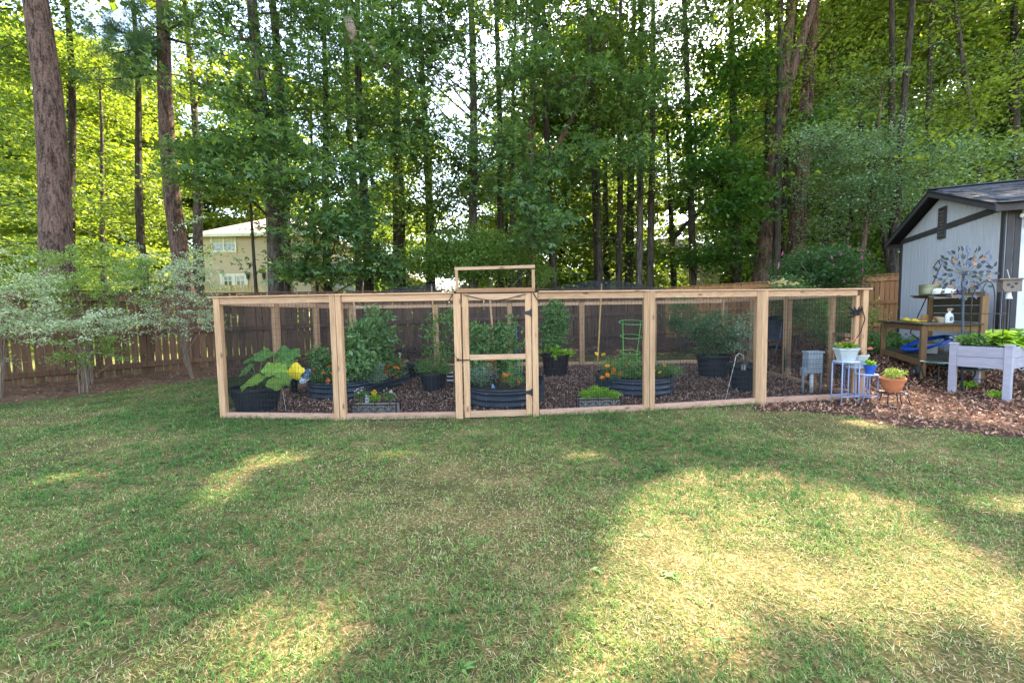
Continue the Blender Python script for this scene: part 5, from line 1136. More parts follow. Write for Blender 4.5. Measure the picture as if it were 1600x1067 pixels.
pr = pot('wide black pot behind the fifth post with a thin shrub', G(1166, 609), .31, .23, .46, rim=.03)
plant('thin_shrub', 'thin twiggy shrub in the pot behind the fifth post', 1166, 482, 566, 7.75, 46, 36, 26, .04, LF_GRY, .4, cat='shrub', n_st=14, stem_m=STEM_B, spread=.06)
# lantern on a hook stake
lq = P(1162, 570, 7.35); ln = thing('hanging_lantern', 'small solar lantern hanging in front of the rightmost black pot', 'lantern', lq - (0, 0, .1))
MB().lathe([(.001, 0), (.05, 0), (.05, .018), (.03, .02)], 16).build('lantern_base', BLACKP, ln); MB().lathe([(.036, .02), (.036, .11)], 16).build('lantern_glass', mat('lantern_glass', '#9a9a90', '#c4c2b4', rough=.15, spec=.7), ln, smooth=True)
for k in range(6): a = k * math.pi / 3; MB().tube([(.045 * math.cos(a), .045 * math.sin(a), .018), (.045 * math.cos(a), .045 * math.sin(a), .112)], .004, 5).build('lantern_bar', BLACKP, ln)
MB().lathe([(.03, .11), (.06, .112), (.055, .13), (.02, .145), (.001, .146)], 16).build('lantern_cap', BLACKP, ln)
hk = thing('hook_stake', 'thin pale wire hook stake leaning beside the rightmost black pot', 'stake', G(1133, 626)); hb = np.array(hk.location)
MB().tube([G(1133, 626), P(1147, 570, 7.25), P(1150, 556, 7.3), P(1155, 552, 7.33), P(1161, 555, 7.35), P(1162, 561, 7.35)], .005, 6).build('hook_rod', mat('pale_wire', '#b9b4ab', '#cfcac2', rough=.4), hk, smooth=True, off=hb)
st = thing('wire_stake', 'thin pale wire stake leaning beside the squash tub', 'stake', G(447, 642)); MB().tube([G(447, 642), P(441, 606, 6.4)], .005, 6).build('stake_rod', MATS['pale_wire'], st, off=np.array(st.location))
# stakes
BAMB = mat('bamboo_stake', '#a8804a', '#c9a066', rough=.7, scale=3, stretch=(8, 8, 1))
def stake(label, a, b, r, m=BAMB, name='wooden_stake'):
    th = thing(name, label, 'stake', a); MB().tube([a, (np.asarray(a) + b) / 2 + (0.004, 0, 0), b], [r, r, r * .9], 7).build('stake_pole', m, th, smooth=True, off=np.array(th.location)); return th
stake('tall bamboo stake holding the netting up over the right hand bed', G(932, 598), P(940, 443, 8.62), .016)
stake('tall wooden stake behind the herb pot, reaching the netting', np.array([*P(683, 560, 8.4)[:2], .3]), P(674, 447, 8.6), .016)
stake('wooden stake leaning in the gate bed', np.array([*P(775, 545, 7.5)[:2], RIMZ]), P(765, 462, 7.6), .02, WOOD_V)
stake('wooden stake leaning among the peppers of the left bed', np.array([*P(563, 560, 8.2)[:2], RIMZ]), P(552, 466, 8.3), .022, WOOD_V)
stake('yellowish measuring pole standing inside the right gate jamb', G(840, 640), P(837, 519, 6.35), .014, mat('yellow_pole', '#a98a35', '#c7a84a'))
stake('dark green metal stake at the right side wall', G(1226, 592), P(1226, 543, 8.5), .014, mat('green_stake', '#1f3d30', '#2a4d3d', rough=.5))
# tomato cages and tools
CAGE = mat('green_cage', '#4f9a4a', '#66b05e', rough=.4)
def cage(label, c, z0, rings, r, m=CAGE, bottom=None):
    th = thing('tomato_cage', label, 'plant cage', (c[0], c[1], z0), group='green wire cages')
    for z, rr in rings:
        p = [(rr * math.cos(a), rr * math.sin(a), z) for a in np.linspace(0, 2 * math.pi, 33)]; MB().tube(p, .006, 6, cap=False).build('cage_ring', m, th, smooth=True)
    for k in range(4):
        a = k * math.pi / 2 + .5; zt, rt = rings[-1]; zb_, rb = rings[0]; MB().tube([(rb * .9 * math.cos(a), rb * .9 * math.sin(a), 0), (rb * math.cos(a), rb * math.sin(a), zb_), (rt * math.cos(a), rt * math.sin(a), zt)], .005, 5).build('cage_rod', m, th)
    return th
cc = P(983, 550, 8.1); z1, z2, z3 = [float(P(983, y, 8.1)[2]) for y in (549, 524, 502)]
cage('tall green ringed tomato cage in the right hand raised bed', cc, RIMZ, [(z1 - RIMZ, .175), (z2 - RIMZ, .19), (z3 - RIMZ, .225)], .2).rotation_euler = (.17, 0, 0)
cc = P(806, 580, 7.4); cage('short green wire cage in the gate bed', cc, RIMZ, [(.25, .12), (.42, .13)], .13)
def trowel(label, q, up, s=1.0):
    th = thing('hand_fork', label, 'garden tool', q); mb = MB()
    mb.tube([(0, 0, 0), (.0, 0, .09 * s)], .009, 8); mb.tube([(0, 0, .08 * s), (-.032 * s, 0, .12 * s), (-.036 * s, 0, .19 * s), (0, 0, .21 * s), (.036 * s, 0, .19 * s), (.032 * s, 0, .12 * s), (0, 0, .08 * s)], .0085, 7); mb.build('tool_handle', BLACKP, th, smooth=True)
    return th
q = P(778, 598, 7.2); q[2] = RIMZ; trowel('black loop handled hand tool stuck in the gate bed', q, 0, 1.0)
q = P(963, 570, 8.0); q[2] = RIMZ + .12; trowel('black loop handled hand tool stuck in the right hand bed', q, 0, 1.1)
sg = thing('plant_tag', 'small light blue plant tag in the gate bed', 'plant tag', P(771, 606, 6.95)); MB().add([(-.03, 0, 0), (.03, 0, 0), (-.02, 0, .08), (-.03, .003, 0), (.03, .003, 0), (-.02, .003, .08)], [(0, 1, 2), (5, 4, 3), (0, 3, 4, 1), (1, 4, 5, 2), (2, 5, 3, 0)]).build('tag_card', mat('tag_blue', '#6fa8d8', '#8dbfe6', rough=.5), sg)
bf = thing('blue_hoop', 'bright blue bent metal frame behind the gate bed tomatoes', 'frame', P(808, 570, 8.4)); bo = np.array(bf.location); bo[2] = 0; bf.location = bo
MB().tube([(*P(807, 600, 8.4)[:2], 0), P(807, 512, 8.4), P(805, 509, 8.4), P(780, 511, 8.5), P(777, 514, 8.5), (*P(778, 600, 8.5)[:2], 0)], .009, 7).build('hoop_rod', mat('blue_rod', '#2f5fae', '#3b70c4', rough=.4), bf, smooth=True, off=bo)
bx = thing('striped_box', 'black and white striped box behind the tapered herb pot', 'box', G(704, 598))
for k in range(6): MB().box((0, 0, .02 + .04 * k), (.12, .12, .0395)).build('stripe_band', WHITE if k % 2 else BLACKP, bx)
MB().box((.11, .02, .14), (.095, .1, .28)).build('wood_block', WOOD_D, bx)
# window boxes with scrollwork
def window_box(label, pa, pb, h=.145, depth_=.2):
    pa, pb = np.array(pa), np.array(pb); L = np.linalg.norm(pb - pa); rz = math.atan2((pb - pa)[1], (pb - pa)[0]); th = thing('window_box', label, 'planter', ((pa + pb) / 2) + np.array([0, .1, 0]), rz)
    MB().box((0, 0, h * .47), (L - .03, depth_ - .02, h * .9)).build('liner', mat('coco_liner', '#8d847c', '#a89e95', rough=.95, scale=40, bump=.4), th)
    iron = lambda pts, r=.005, nm='scroll': MB().tube(pts, r, 6, cap=True).build(nm, BLACK_IRON, th, smooth=True)
    y = -depth_ / 2 - .004
    for z in (.012, h): MB().beam((-L / 2, y, z), (L / 2, y, z), .012, .014).build('frame_bar', BLACK_IRON, th); MB().beam((-L / 2, -y, z), (L / 2, -y, z), .012, .014).build('frame_bar', BLACK_IRON, th)
    for sx in (-1, 1):
        for yy in (y, -y): MB().beam((sx * L / 2, yy, 0), (sx * L / 2, yy, h + .02), .014, .014, up=(0, 1, 0)).build('frame_post', BLACK_IRON, th)
        iron([(sx * L / 2, y + (depth_ + .008) * t, h + .035 * math.sin(math.pi * t)) for t in np.linspace(0, 1, 9)])
    n = 3; w = L / n
    for k in range(n):
        x0 = -L / 2 + (k + .5) * w
        for s in (-1, 1):
            pts = [(x0 + s * (.5 * w) * t, y - .003, .012 + (h * .72) * (t ** .6)) for t in np.linspace(0, 1, 8)]; iron(pts)
            pts = [(x0 + s * (.012 + .05 * (1 - a / 7.5)) * 0 + s * (.045 + (.034 - .0035 * a) * math.cos(a + 1.2)), y - .003, h * .76 + (.034 - .0035 * a) * math.sin(a + 1.2)) for a in np.linspace(0, 6.5, 16)]; iron(pts, .0045)
    return th
w1 = window_box('iron scrollwork window box with pink and yellow flowers behind the second bay', G(550, 648), G(620, 648)); wb = np.array(w1.location)
w2 = window_box('iron scrollwork window box full of light green herbs behind the fourth bay', G(904, 640), G(970, 639))
def boxplant(label, px, py, d, w, h, n, size, m, fl=None):
    c = P(px, py, d); t = shrub('potted_flower', label, 'plant', c, (w, .06, h), n, 24, size, m, base=(c[0], c[1], .13), spread=.02, r0=.003, stem_m=STEM_G, width=.4, up=.3)
    if fl: flowers(t, d - .05, *fl)
boxplant('pale pink flower clump at the left of the flowered window box', 563, 617, 6.25, .07, .05, 24, .035, LF_HERB, ([(555, 612), (561, 608), (565, 610), (567, 606), (560, 614), (558, 609), (564, 607)], FL_W))
boxplant('yellow flowered bright plant in the middle of the flowered window box', 586, 621, 6.25, .07, .035, 22, .035, LF_BRT, ([(582, 613), (586, 612), (584, 615)], FL_Y))
boxplant('pale pink flower clump at the right of the flowered window box', 608, 618, 6.25, .07, .045, 24, .035, LF_HERB, ([(600, 611), (609, 613), (612, 614), (604, 608), (616, 616), (611, 611)], FL_W))
pk = thing('seed_packet', 'upright black and white seed packet in the flowered window box', 'packet', P(574, 629, 6.26)); MB().box((0, 0, .055), (.055, .012, .12)).build('packet_card', mat('packet_print', '#14151a', '#e2e4ea', rough=.5, scale=90, contrast=.03, detail=1), pk)
boxplant('light green herb clump at the left of the herb window box', 917, 616, 6.32, .10, .05, 34, .035, LF_BRT); boxplant('tall light green herbs in the middle of the herb window box', 936, 610, 6.34, .12, .09, 46, .035, LF_BRT); boxplant('light green herb clump at the right of the herb window box', 957, 616, 6.32, .11, .05, 34, .035, LF_BRT)
# wheelbarrow behind the side wall
wbp = P(1212, 520, 11.9); zb_ = float(gz(wbp[0], wbp[1])); whb = thing('wheelbarrow', 'dark grey wheelbarrow tipped up behind the right bays', 'wheelbarrow', (wbp[0], wbp[1], zb_)); tr_ = []
mb = MB(); ring = [(.42 * math.cos(a), .0, .72 + .34 * math.sin(a)) for a in np.linspace(0, 2 * math.pi, 21)[:-1]]; ring2 = [(.26 * math.cos(a), .22, .72 + .2 * math.sin(a)) for a in np.linspace(0, 2 * math.pi, 21)[:-1]]; n = 20
mb.add(ring + ring2, [(j, (j + 1) % n, n + (j + 1) % n, n + j) for j in range(n)] + [tuple(range(n, 2 * n))]); mb.build('tray', mat('tray_grey', '#43484f', '#565c64', rough=.5), whb)
for sx in (-.2, .2): MB().tube([(sx - .15, .1, .0), (sx - .05, .05, .45), (sx + .1, .2, 1.0)], .016, 6).build('handle_bar', mat('galv_pipe', '#7d848c', '#9aa1a9', rough=.4, metal=.4), whb)
MB().lathe([(.06, -.03), (.15, -.035), (.17, 0), (.15, .035), (.06, .03)], 18, (.15, .28, .17)).build('wheel', BLACKP, whb)
# ------------------------------------------------------------------ electric box on its posts
eb = thing('electric_box', 'grey weatherproof electric box on short posts inside the right bay', 'electric box', G(1268, 613)); GREYE = mat('grey_box', '#8f969c', '#a4abb0', rough=.5, scale=8)
MB().box((.0, 0, .50), (.25, .14, .34), taper=.96).build('box_body', GREYE, eb); MB().box((0, -.075, .5), (.235, .012, .32)).build('box_door', GREYE, eb); MB().box((0, -.01, .685), (.27, .18, .025)).build('box_hood', GREYE, eb)
MB().tube([(-.02, -.02, 0), (-.02, -.02, .34)], .03, 12).build('conduit', WHITE, eb, smooth=True); MB().tube([(.15, 0, 0), (.15, 0, .38), (.12, 0, .42)], .018, 8).build('conduit', GREYE, eb, smooth=True); MB().tube([(-.15, 0, 0), (-.15, 0, .25), (-.13, 0, .4)], .02, 8).build('conduit', GREYE, eb, smooth=True)
MB().beam((.05, .03, 0), (.05, .03, .34), .07, .05, up=(0, 1, 0)).build('wood_post', WOOD_D, eb); MB().box((-.15, -.02, .36), (.07, .08, .13)).build('outlet_box', GREYE, eb)
# ------------------------------------------------------------------ tiered blue stools with pots
BLUEM = mat('pale_blue_metal', '#808db4', '#98a4c4', rough=.45)
def stool(label, c, w, h, rz):
    th = thing('plant_stool', label, 'plant stand', c, rz, 'pale blue metal plant stools')
    MB().lathe([(.001, h - .012), (w / 2, h - .012), (w / 2 + .006, h - .006), (w / 2, h), (.001, h)], 4 * 7).build('stool_top', mat('stool_top', '#b8bcc8', '#cdd0d8', rough=.5), th)
    k = w / 2 * .9; pts = [(k, k * .6), (-k, k * .6), (-k, -k * .6), (k, -k * .6)]
    for x, y in pts: MB().tube([(x, y, 0), (x * .98, y * .98, h - .015)], .009, 8).build('leg', BLUEM, th, smooth=True)
    for i in range(4):
        a, b = pts[i], pts[(i + 1) % 4]
        for z in (h * .18, h - .03): MB().tube([(*a, z), (*b, z)], .006, 6).build('stretcher', BLUEM, th)
    return th
def depth_of(px, py): return depth(G(px, py))
S1 = np.array([*P(1322, 560, 6.45)[:2], 0]); S2 = np.array([*P(1338, 574, 6.75)[:2], 0.005]); S3 = np.array([*P(1355, 584, 6.55)[:2], 0.01])
zt1, zt2, zt3 = float(P(1322, 564, 6.45)[2]), float(P(1338, 573, 6.75)[2]), float(P(1355, 585, 6.55)[2])
for s_, z_, lab, w, rz in ((S1, zt1, 'tallest pale blue stool at the front of the enclosure corner', .32, .15), (S2, zt2, 'middle height pale blue stool against the corner post', .29, .3), (S3, zt3, 'lowest pale blue stool on the right of the nested three', .26, .1)): stool(lab, s_, w, z_, rz)
GREYPOT = mat('grey_pot', '#9ea4a6', '#b4b9ba', rough=.6, scale=7)
def sqpot(label, c, wt, wb, dt, h, m, rz=0.1):
    th = thing('plant_pot', label, 'pot', c, rz); mb = MB(); n = 8
    def ring(w, d, z, ch=.22): return [(-w/2 + w*ch, -d/2, z), (w/2 - w*ch, -d/2, z), (w/2, -d/2 + d*ch, z), (w/2, d/2 - d*ch, z), (w/2 - w*ch, d/2, z), (-w/2 + w*ch, d/2, z), (-w/2, d/2 - d*ch, z), (-w/2, -d/2 + d*ch, z)]
    kd = wb / wt; V = ring(wb, dt * kd, 0) + ring(wt * .97, dt * .97, h - .035) + ring(wt * 1.06, dt * 1.06, h - .03) + ring(wt * 1.06, dt * 1.06, h) + ring(wt * .96, dt * .96, h) + ring(wt * .9, dt * .9, h - .05)
    mb.add(V, [tuple(range(n))[::-1]] + [(i*n+j, i*n+(j+1) % n, (i+1)*n+(j+1) % n, (i+1)*n+j) for i in range(5) for j in range(n)]); mb.build('pot_body', m, th)
    MB().add(ring(wt * .9, dt * .9, h - .045), [tuple(range(n))]).build('soil', SOIL, th); return th
GRED = leaf_mat('begonia_leaf', '#4f7a2c', '#8fae44', trans=.35, rough=.4); FL_P = flower_mesh(mat('pink_red_petal', '#c9604f', '#e8a090', rough=.6), .024)
p1 = sqpot('grey octagonal pot with pink begonias on the tallest blue stool', S1 + (0, 0, zt1 + .001), .31, .21, .22, .195, GREYPOT); top = S1 + (0, 0, zt1 + .17)
t = shrub('begonia', 'pink flowered begonia in the grey pot on the tallest stool', 'plant', top + (0, 0, .06), (.11, .08, .05), 22, 18, .05, GRED, base=top, spread=.025, width=.75, r0=.004, stem_m=STEM_G); flowers(t, 6.35, [(1318, 535), (1323, 531), (1325, 536), (1334, 533), (1336, 530), (1312, 537), (1328, 533)], FL_P)
p2 = sqpot('grey octagonal pot with a wilting flower on the middle stool', S2 + (0.02, 0, zt2 + .001), .26, .17, .2, .185, GREYPOT); top = S2 + (0, 0, zt2 + .16)
t = shrub('begonia', 'sparse red flowered plant in the grey pot on the middle stool', 'plant', top + (0, 0, .05), (.09, .07, .05), 9, 12, .045, leaf_mat('bronze_leaf', '#6b4a30', '#8b7a45', trans=.3), base=top, spread=.02, width=.7, r0=.004, stem_m=STEM_G); flowers(t, 6.6, [(1361, 544), (1363, 546), (1358, 545)], FL_P)
bp = thing('plant_pot', 'small cobalt blue pot on the lowest stool', 'pot', S3 + (0.04, 0, zt3 + .001)); MB().lathe([(.001, 0), (.055, 0), (.07, .09), (.082, .1), (.086, .13), (.076, .13), (.068, .09)], 20).build('pot_body', mat('cobalt', '#1f4fa0', '#2a5fb8', rough=.35), bp, smooth=False); MB().disc((0, 0, .1), .072, 20).build('soil', SOIL, bp)
top = S3 + (.04, 0, zt3 + .11); shrub('sedum', 'light green succulent in the cobalt blue pot', 'plant', top + (0, 0, .05), (.06, .06, .04), 14, 14, .035, LF_BRT, base=top, spread=.015, width=.7, r0=.003, stem_m=STEM_G)
# ------------------------------------------------------------------ terracotta bowl on an iron stand
TQ = G(1393, 631); TERRA = mat('terracotta', '#a9603f', '#c0754f', rough=.8, scale=6); stt = thing('iron_stand', 'low black iron plant stand under the terracotta bowl', 'plant stand', TQ)
for x, y in ((-.14, -.1), (.14, -.1), (-.05, .12), (.16, .1), (0, -.14)): MB().tube([(x * 1.25, y * 1.25, 0), (x * 1.02, y * 1.02, .1), (x, y, .165)], .0075, 6).build('leg', BLACK_IRON, stt, smooth=True)
MB().lathe([(.18, .165), (.192, .172), (.18, .18), (.168, .172), (.18, .165)], 26).build('ring', BLACK_IRON, stt); 
for k in range(3): a = k * math.pi / 3; MB().tube([(.178 * math.cos(a), .178 * math.sin(a), .168 + .0035 * k), (-.178 * math.cos(a), -.178 * math.sin(a), .168 + .0035 * k)], .005, 5).build('cross_bar', BLACK_IRON, stt)
tp = thing('plant_pot', 'round terracotta bowl planter on the low iron stand', 'pot', TQ + (0, 0, .184)); MB().lathe([(.001, 0), (.085, 0), (.115, .06), (.14, .15), (.145, .165), (.156, .168), (.16, .2), (.146, .2), (.138, .16), (.1, .05)], 32).build('pot_body', TERRA, tp); MB().disc((0, 0, .165), .136, 28).build('soil', SOIL, tp)
top = TQ + (0, 0, .35); shrub('potted_succulent', 'thin leaved green plant in the terracotta bowl', 'plant', top + (0.02, 0, .09), (.13, .10, .08), 34, 22, .03, leaf_mat('portulaca', '#55753c', '#9aa85a', trans=.3), base=top, spread=.025, width=.3, up=.0, r0=.004, stem_m=STEM_G)
# ------------------------------------------------------------------ raised grey planter with hostas
GWOOD = mat('grey_planter_wood', '#958f99', '#aaa4ad', rough=.8, scale=3, stretch=(2, 2, 8), bump=.2, rand=.06)
A0, B0 = G(1487, 613), P(1573, 621, 6.45); ax = (B0 - A0)[:2]; PLW = 0.86; ax = ax / np.linalg.norm(ax); nx_ = np.array([-ax[1], ax[0]]); 
if nx_[1] < 0: nx_ = -nx_
pl = thing('raised_planter', 'grey painted wooden planter box on tall legs', 'planter', (*A0[:2], 0.03)); po = np.array([*A0[:2], 0.03]); WL = float(np.linalg.norm((B0 - A0)[:2]))
HT = float(P(1487, 537, depth(A0))[2]); 
def PLP(s, n, z): q = A0[:2] + ax * s + nx_ * n; return np.array([q[0], q[1], z])
ND = 1.0
# a long side towards the lawn and an end on the right
for s, n in ((0, 0), (WL, 0), (0, ND), (WL, ND)):
    MB().beam(PLP(s, n, .01), PLP(s, n, HT), .085, .085, up=(*ax, 0), bev=.004).build('leg', GWOOD, pl, off=po); MB().beam(PLP(s, n, HT + .001), PLP(s, n, HT + .022), .105, .105, up=(*ax, 0), bev=.006).build('leg_cap', GWOOD, pl, off=po)
for z in (HT - .105, HT - .268):
    MB().beam(PLP(.045, -.01, z), PLP(WL - .045, -.01, z), .03, .158 if z > HT - .3 else .1, bev=.003).build('plank', GWOOD, pl, off=po); MB().beam(PLP(.045, ND + .01, z), PLP(WL - .045, ND + .01, z), .03, .158 if z > HT - .3 else .1, bev=.003).build('plank', GWOOD, pl, off=po)
    for s in (-.01, WL + .01): MB().beam(PLP(s, .045, z), PLP(s, ND - .045, z), .03, .158 if z > HT - .3 else .1, bev=.003).build('plank', GWOOD, pl, off=po)
MB().add([PLP(.01, .01, HT - .07), PLP(WL - .01, .01, HT - .07), PLP(WL - .01, ND - .01, HT - .07), PLP(.01, ND - .01, HT - .07)], [(0, 1, 2, 3)]).build('soil', SOIL, pl, off=po)
LF_HOS = leaf_mat('hosta_leaf', '#6d9a2e', '#c2d95a', trans=.35, rough=.4)
def hosta(label, c, R, n, m=LF_HOS):
    th = thing('hosta', label, 'plant', c); c = np.asarray(c, float)
    for k in range(n):
        a = random.uniform(0, 6.28); ring = random.random() ** .6; L = R * random.uniform(.65, 1.0); el = 1.15 - ring * .9; dv = np.array([math.cos(a), math.sin(a), 0]); V = []; sdv = np.array([-dv[1], dv[0], 0]); s0 = dv * R * ring * .35 + np.array([0, 0, .03 + .16 * (1 - ring)]); w = L * random.uniform(.26, .34)
        for i, t in enumerate(np.linspace(0, 1, 6)):
            p = s0 + dv * L * t * math.cos(el * (1 - .9 * t)) + np.array([0, 0, L * (math.sin(el) * t - .55 * t * t)]); ww = w * math.sin(math.pi * min(1, t * .88 + .1)) ** .8
            V += [p - sdv * ww + (0, 0, ww * .3), p, p + sdv * ww + (0, 0, ww * .3)]
        F = [(i * 3 + j, i * 3 + j + 1, i * 3 + j + 4, i * 3 + j + 3) for i in range(5) for j in range(2)]
        obj('leaf', np_mesh('leaf', np.array(V), np.array(F), np.full(len(V), min(1, max(0, random.gauss(.55, .25)))), smooth=True), m, th)
    return th
pt = lambda s, n: PLP(s, n, HT - .06)
hosta('yellow green hosta in the middle of the grey planter', pt(WL * .55, .45), .27, 60); hosta('large light green hosta at the right of the grey planter', pt(WL * .75, .78), .30, 60); hosta('hosta at the back of the grey planter', pt(WL * .3, .8), .25, 40)
c = pt(WL * .25, .3); shrub('leafy_herb', 'leafy green herb at the left end of the grey planter', 'plant', c + (0, 0, .12), (.2, .2, .1), 44, 26, .05, LF_HERB, base=c, spread=.04, width=.75, r0=.005, stem_m=STEM_G)
# trellis hoop in the planter
TRM = mat('trellis_rod', '#3c322e', '#4a3f3a', rough=.5); c = PLP(WL * .45, .30, HT - .07); tl = thing('arched_trellis', 'dark wire arched trellis standing in the grey planter', 'trellis', c); D0 = depth(c)
tz = float(P(1545, 440, D0)[2]) - c[2]; rw = 26 * D0 / F_PX * .72
for k in range(2):
    a = .35 + k * math.pi / 2; dv = np.array([math.cos(a), math.sin(a), 0]); pts = [dv * rw + (0, 0, -.05), dv * rw + (0, 0, tz * .72)] + [dv * rw * math.cos(t) + np.array([0, 0, tz * .72 + tz * .28 * math.sin(t)]) for t in np.linspace(.15, math.pi - .15, 11)] + [-dv * rw + (0, 0, tz * .72), -dv * rw + (0, 0, -.05)]
    if k: pts = [p + np.array([0, 0, .009]) for p in pts]
    MB().tube(pts, .0075, 6).build('arch_rod', TRM, tl, smooth=True)
for z in (.05, tz * .52): MB().tube([(rw * 1.06 * math.cos(a), rw * 1.06 * math.sin(a), z) for a in np.linspace(0, 2 * math.pi, 25)], .006, 6, cap=False).build('trellis_ring', TRM, tl, smooth=True)
# ------------------------------------------------------------------ wind spinner
SPB = G(1503, 609); SD = depth(SPB); hub = P(1508, 427, SD - .02); sp = thing('wind_spinner', 'tall wind spinner with bronze and grey metal leaves on a dark pole', 'wind spinner', SPB); POLE = mat('spinner_pole', '#3b4048', '#4a5058', rough=.45)
MB().tube([SPB, hub + (0, .03, 0)], .017, 10).build('pole', POLE, sp, smooth=True, off=SPB)
for z in (.42, .56): MB().lathe([(.018, -.012), (.026, -.012), (.026, .012), (.018, .012)], 12, (0, 0, z)).build('collar', POLE, sp)
MB().lathe([(.001, -.04), (.03, -.035), (.03, .035), (.001, .04)], 12).build('hub', POLE, sp, smooth=True).location = tuple(hub - SPB)
SPM = [mat('spin_dark', '#262e34', '#343e44', rough=.6, metal=0), mat('spin_bronze', '#7d5a3e', '#9c7450', rough=.4, metal=.3), mat('spin_copper', '#9a6448', '#b57c5c', rough=.35, metal=.3), mat('spin_olive', '#4c5040', '#62654e', rough=.6, metal=0), mat('spin_blue', '#4e566c', '#626a80', rough=.6, metal=0)]
lfm = []
for m in SPM:
    mb = MB(); n = 9; ts = np.linspace(0, 1, n); V = []
    for t in ts: w = .023 * math.sin(math.pi * t ** .85) ** .8 + .0005; V += [(t * .092, -w, .008 * math.sin(3 * t)), (t * .092, 0, .008 * math.sin(3 * t) - .006), (t * .092, w, .008 * math.sin(3 * t))]
    mb.add(V, [(i * 3 + j, i * 3 + j + 1, i * 3 + j + 4, i * 3 + j + 3) for i in range(n - 1) for j in range(2)]); me = mb.mesh('spinner_leaf', True); me.materials.append(m); lfm.append(me)
rs = random.Random(5)
for layer, (n, R0, R1, yo) in enumerate(((20, .12, .42, -.05), (20, .12, .42, .04))):
    for k in range(n):
        a = 2 * math.pi * k / n + layer * .16; fr = lambda r_: np.array([r_ * math.cos(a + (r_ - R0) * (1.2 if layer else -1.2)), yo, r_ * .86 * math.sin(a + (r_ - R0) * (1.2 if layer else -1.2))])
        MB().tube([fr(.02), fr(R0), fr((R0 + R1) / 2), fr(R1)], .0028, 4).build('spinner_arm', POLE, sp, off=-(hub - SPB))
        for r_ in (R1, R0 + .16 + rs.uniform(-.03, .03), R0 + .04):
            if r_ < R0 + .1 and k % 2: continue
            q = fr(r_); o = obj('spinner_leaf', rs.choice([lfm[0]] * 5 + [lfm[4]] * 2 + lfm), None, sp, loc=hub - SPB + q); aa = a + rs.uniform(-.9, .9); o.rotation_euler = (math.radians(90) + rs.uniform(-.5, .5), -aa, 0) ; o.rotation_euler = Matrix.Rotation(-aa, 3, 'Y').to_4x4().to_euler() if False else (math.pi / 2 + rs.uniform(-.4, .4), -aa, 0)
# ------------------------------------------------------------------ potting bench
BW = mat('bench_wood', '#6e5238', '#94714e', rough=.85, scale=3, stretch=(8, 8, 1.2), bump=.3, rand=.1); BWD = mat('bench_dark', '#3f3a30', '#57503f', rough=.85, scale=4, bump=.3, rand=.1)
bd = sd * 1.0; bn = sn * 1.0           # bench runs along the shed wall
C0 = G(1441, 570); C0[2] = .16; DB = 7.9; BL, BDp = 2.0, .78; zt = .16 + .94
po2 = np.array([*C0[:2], .16]); bench = thing('potting_bench', 'weathered wooden potting bench with hutch shelf beside the shed', 'bench', po2)
def BPt(s, n, z): q = C0[:2] - bd * s + bn * n; return np.array([q[0], q[1], z])
zg = lambda s, n: float(gz(*BPt(s, n, 0)[:2]))
for s, n in ((0, 0), (BL, 0), (0, BDp), (BL, BDp)):
    MB().beam(BPt(s, n, max(.1, zg(s, n) - .02) if n == 0 or s else .15), BPt(s, n, zt - .03 if n == 0 else zt + .52), .085, .085, up=(*bd, 0), bev=.004).build('leg', BW, bench, off=po2)
for k in range(6): n0 = -.06 + (BDp + .02) * (k + .5) / 6; MB().beam(BPt(-.14, n0, zt), BPt(BL + .14, n0, zt), (BDp + .02) / 6 - .006, .03, bev=.003).build('top_board', BWD, bench, off=po2)
for n in (-.0, BDp): MB().beam(BPt(.045, n, zt - .075), BPt(BL - .045, n, zt - .075), .035, .10).build('apron', BW, bench, off=po2); MB().beam(BPt(.045, n, .16 + .24), BPt(BL - .045, n, .16 + .27), .035, .11).build('lower_rail', BW, bench, off=po2)
for s in (0, BL): MB().beam(BPt(s, .045, zt - .075), BPt(s, BDp - .045, zt - .075), .035, .10).build('apron', BW, bench, off=po2)
for k in range(5): n0 = .03 + (BDp - .06) * (k + .5) / 5; MB().beam(BPt(.02, n0, .16 + .31), BPt(BL - .02, n0, .16 + .34), (BDp - .06) / 5 - .008, .025).build('lower_board', BWD, bench, off=po2)
for k in range(3): MB().beam(BPt(.05, BDp + .035, zt + .1 + .15 * k), BPt(BL - .05, BDp + .035, zt + .1 + .15 * k), .02, .14).build('back_board', BWD, bench, off=po2)
for k in range(2): n0 = BDp - .24 + .14 * k; MB().beam(BPt(-.12, n0, zt + .54), BPt(BL + .12, n0, zt + .54), .13, .022, bev=.003).build('shelf_board', BWD, bench, off=po2)
for s in (0, BL * .5, BL): MB().beam(BPt(s, BDp - .05, zt + .5), BPt(s, BDp - .30, zt + .525), .03, .05).build('shelf_bracket', BW, bench, off=po2)
wm = MB(); wm.lathe([(.035, -.03), (.085, -.032), (.10, -.02), (.10, .02), (.085, .032), (.035, .03)], 22); wm.V = [np.stack([v[:, 2], v[:, 0], v[:, 1]], 1) for v in wm.V]
for nm, dx in (('wheel', -.08),):
    q = BPt(-.02, -.09, .16 + .085); wo = wm.build('wheel', BLACKP, bench, smooth=False); wo.location = tuple(q - po2); wo.rotation_euler = (0, 0, math.atan2(bn[1], bn[0]))
    r2 = MB(); r2.lathe([(.001, -.033), (.034, -.034), (.034, .034), (.001, .033)], 16); r2.V = [np.stack([v[:, 2], v[:, 0], v[:, 1]], 1) for v in r2.V]; r2.build('wheel_rim', mat('wheel_rim', '#8f8f8f', '#b0b0ae', rough=.5), wo)
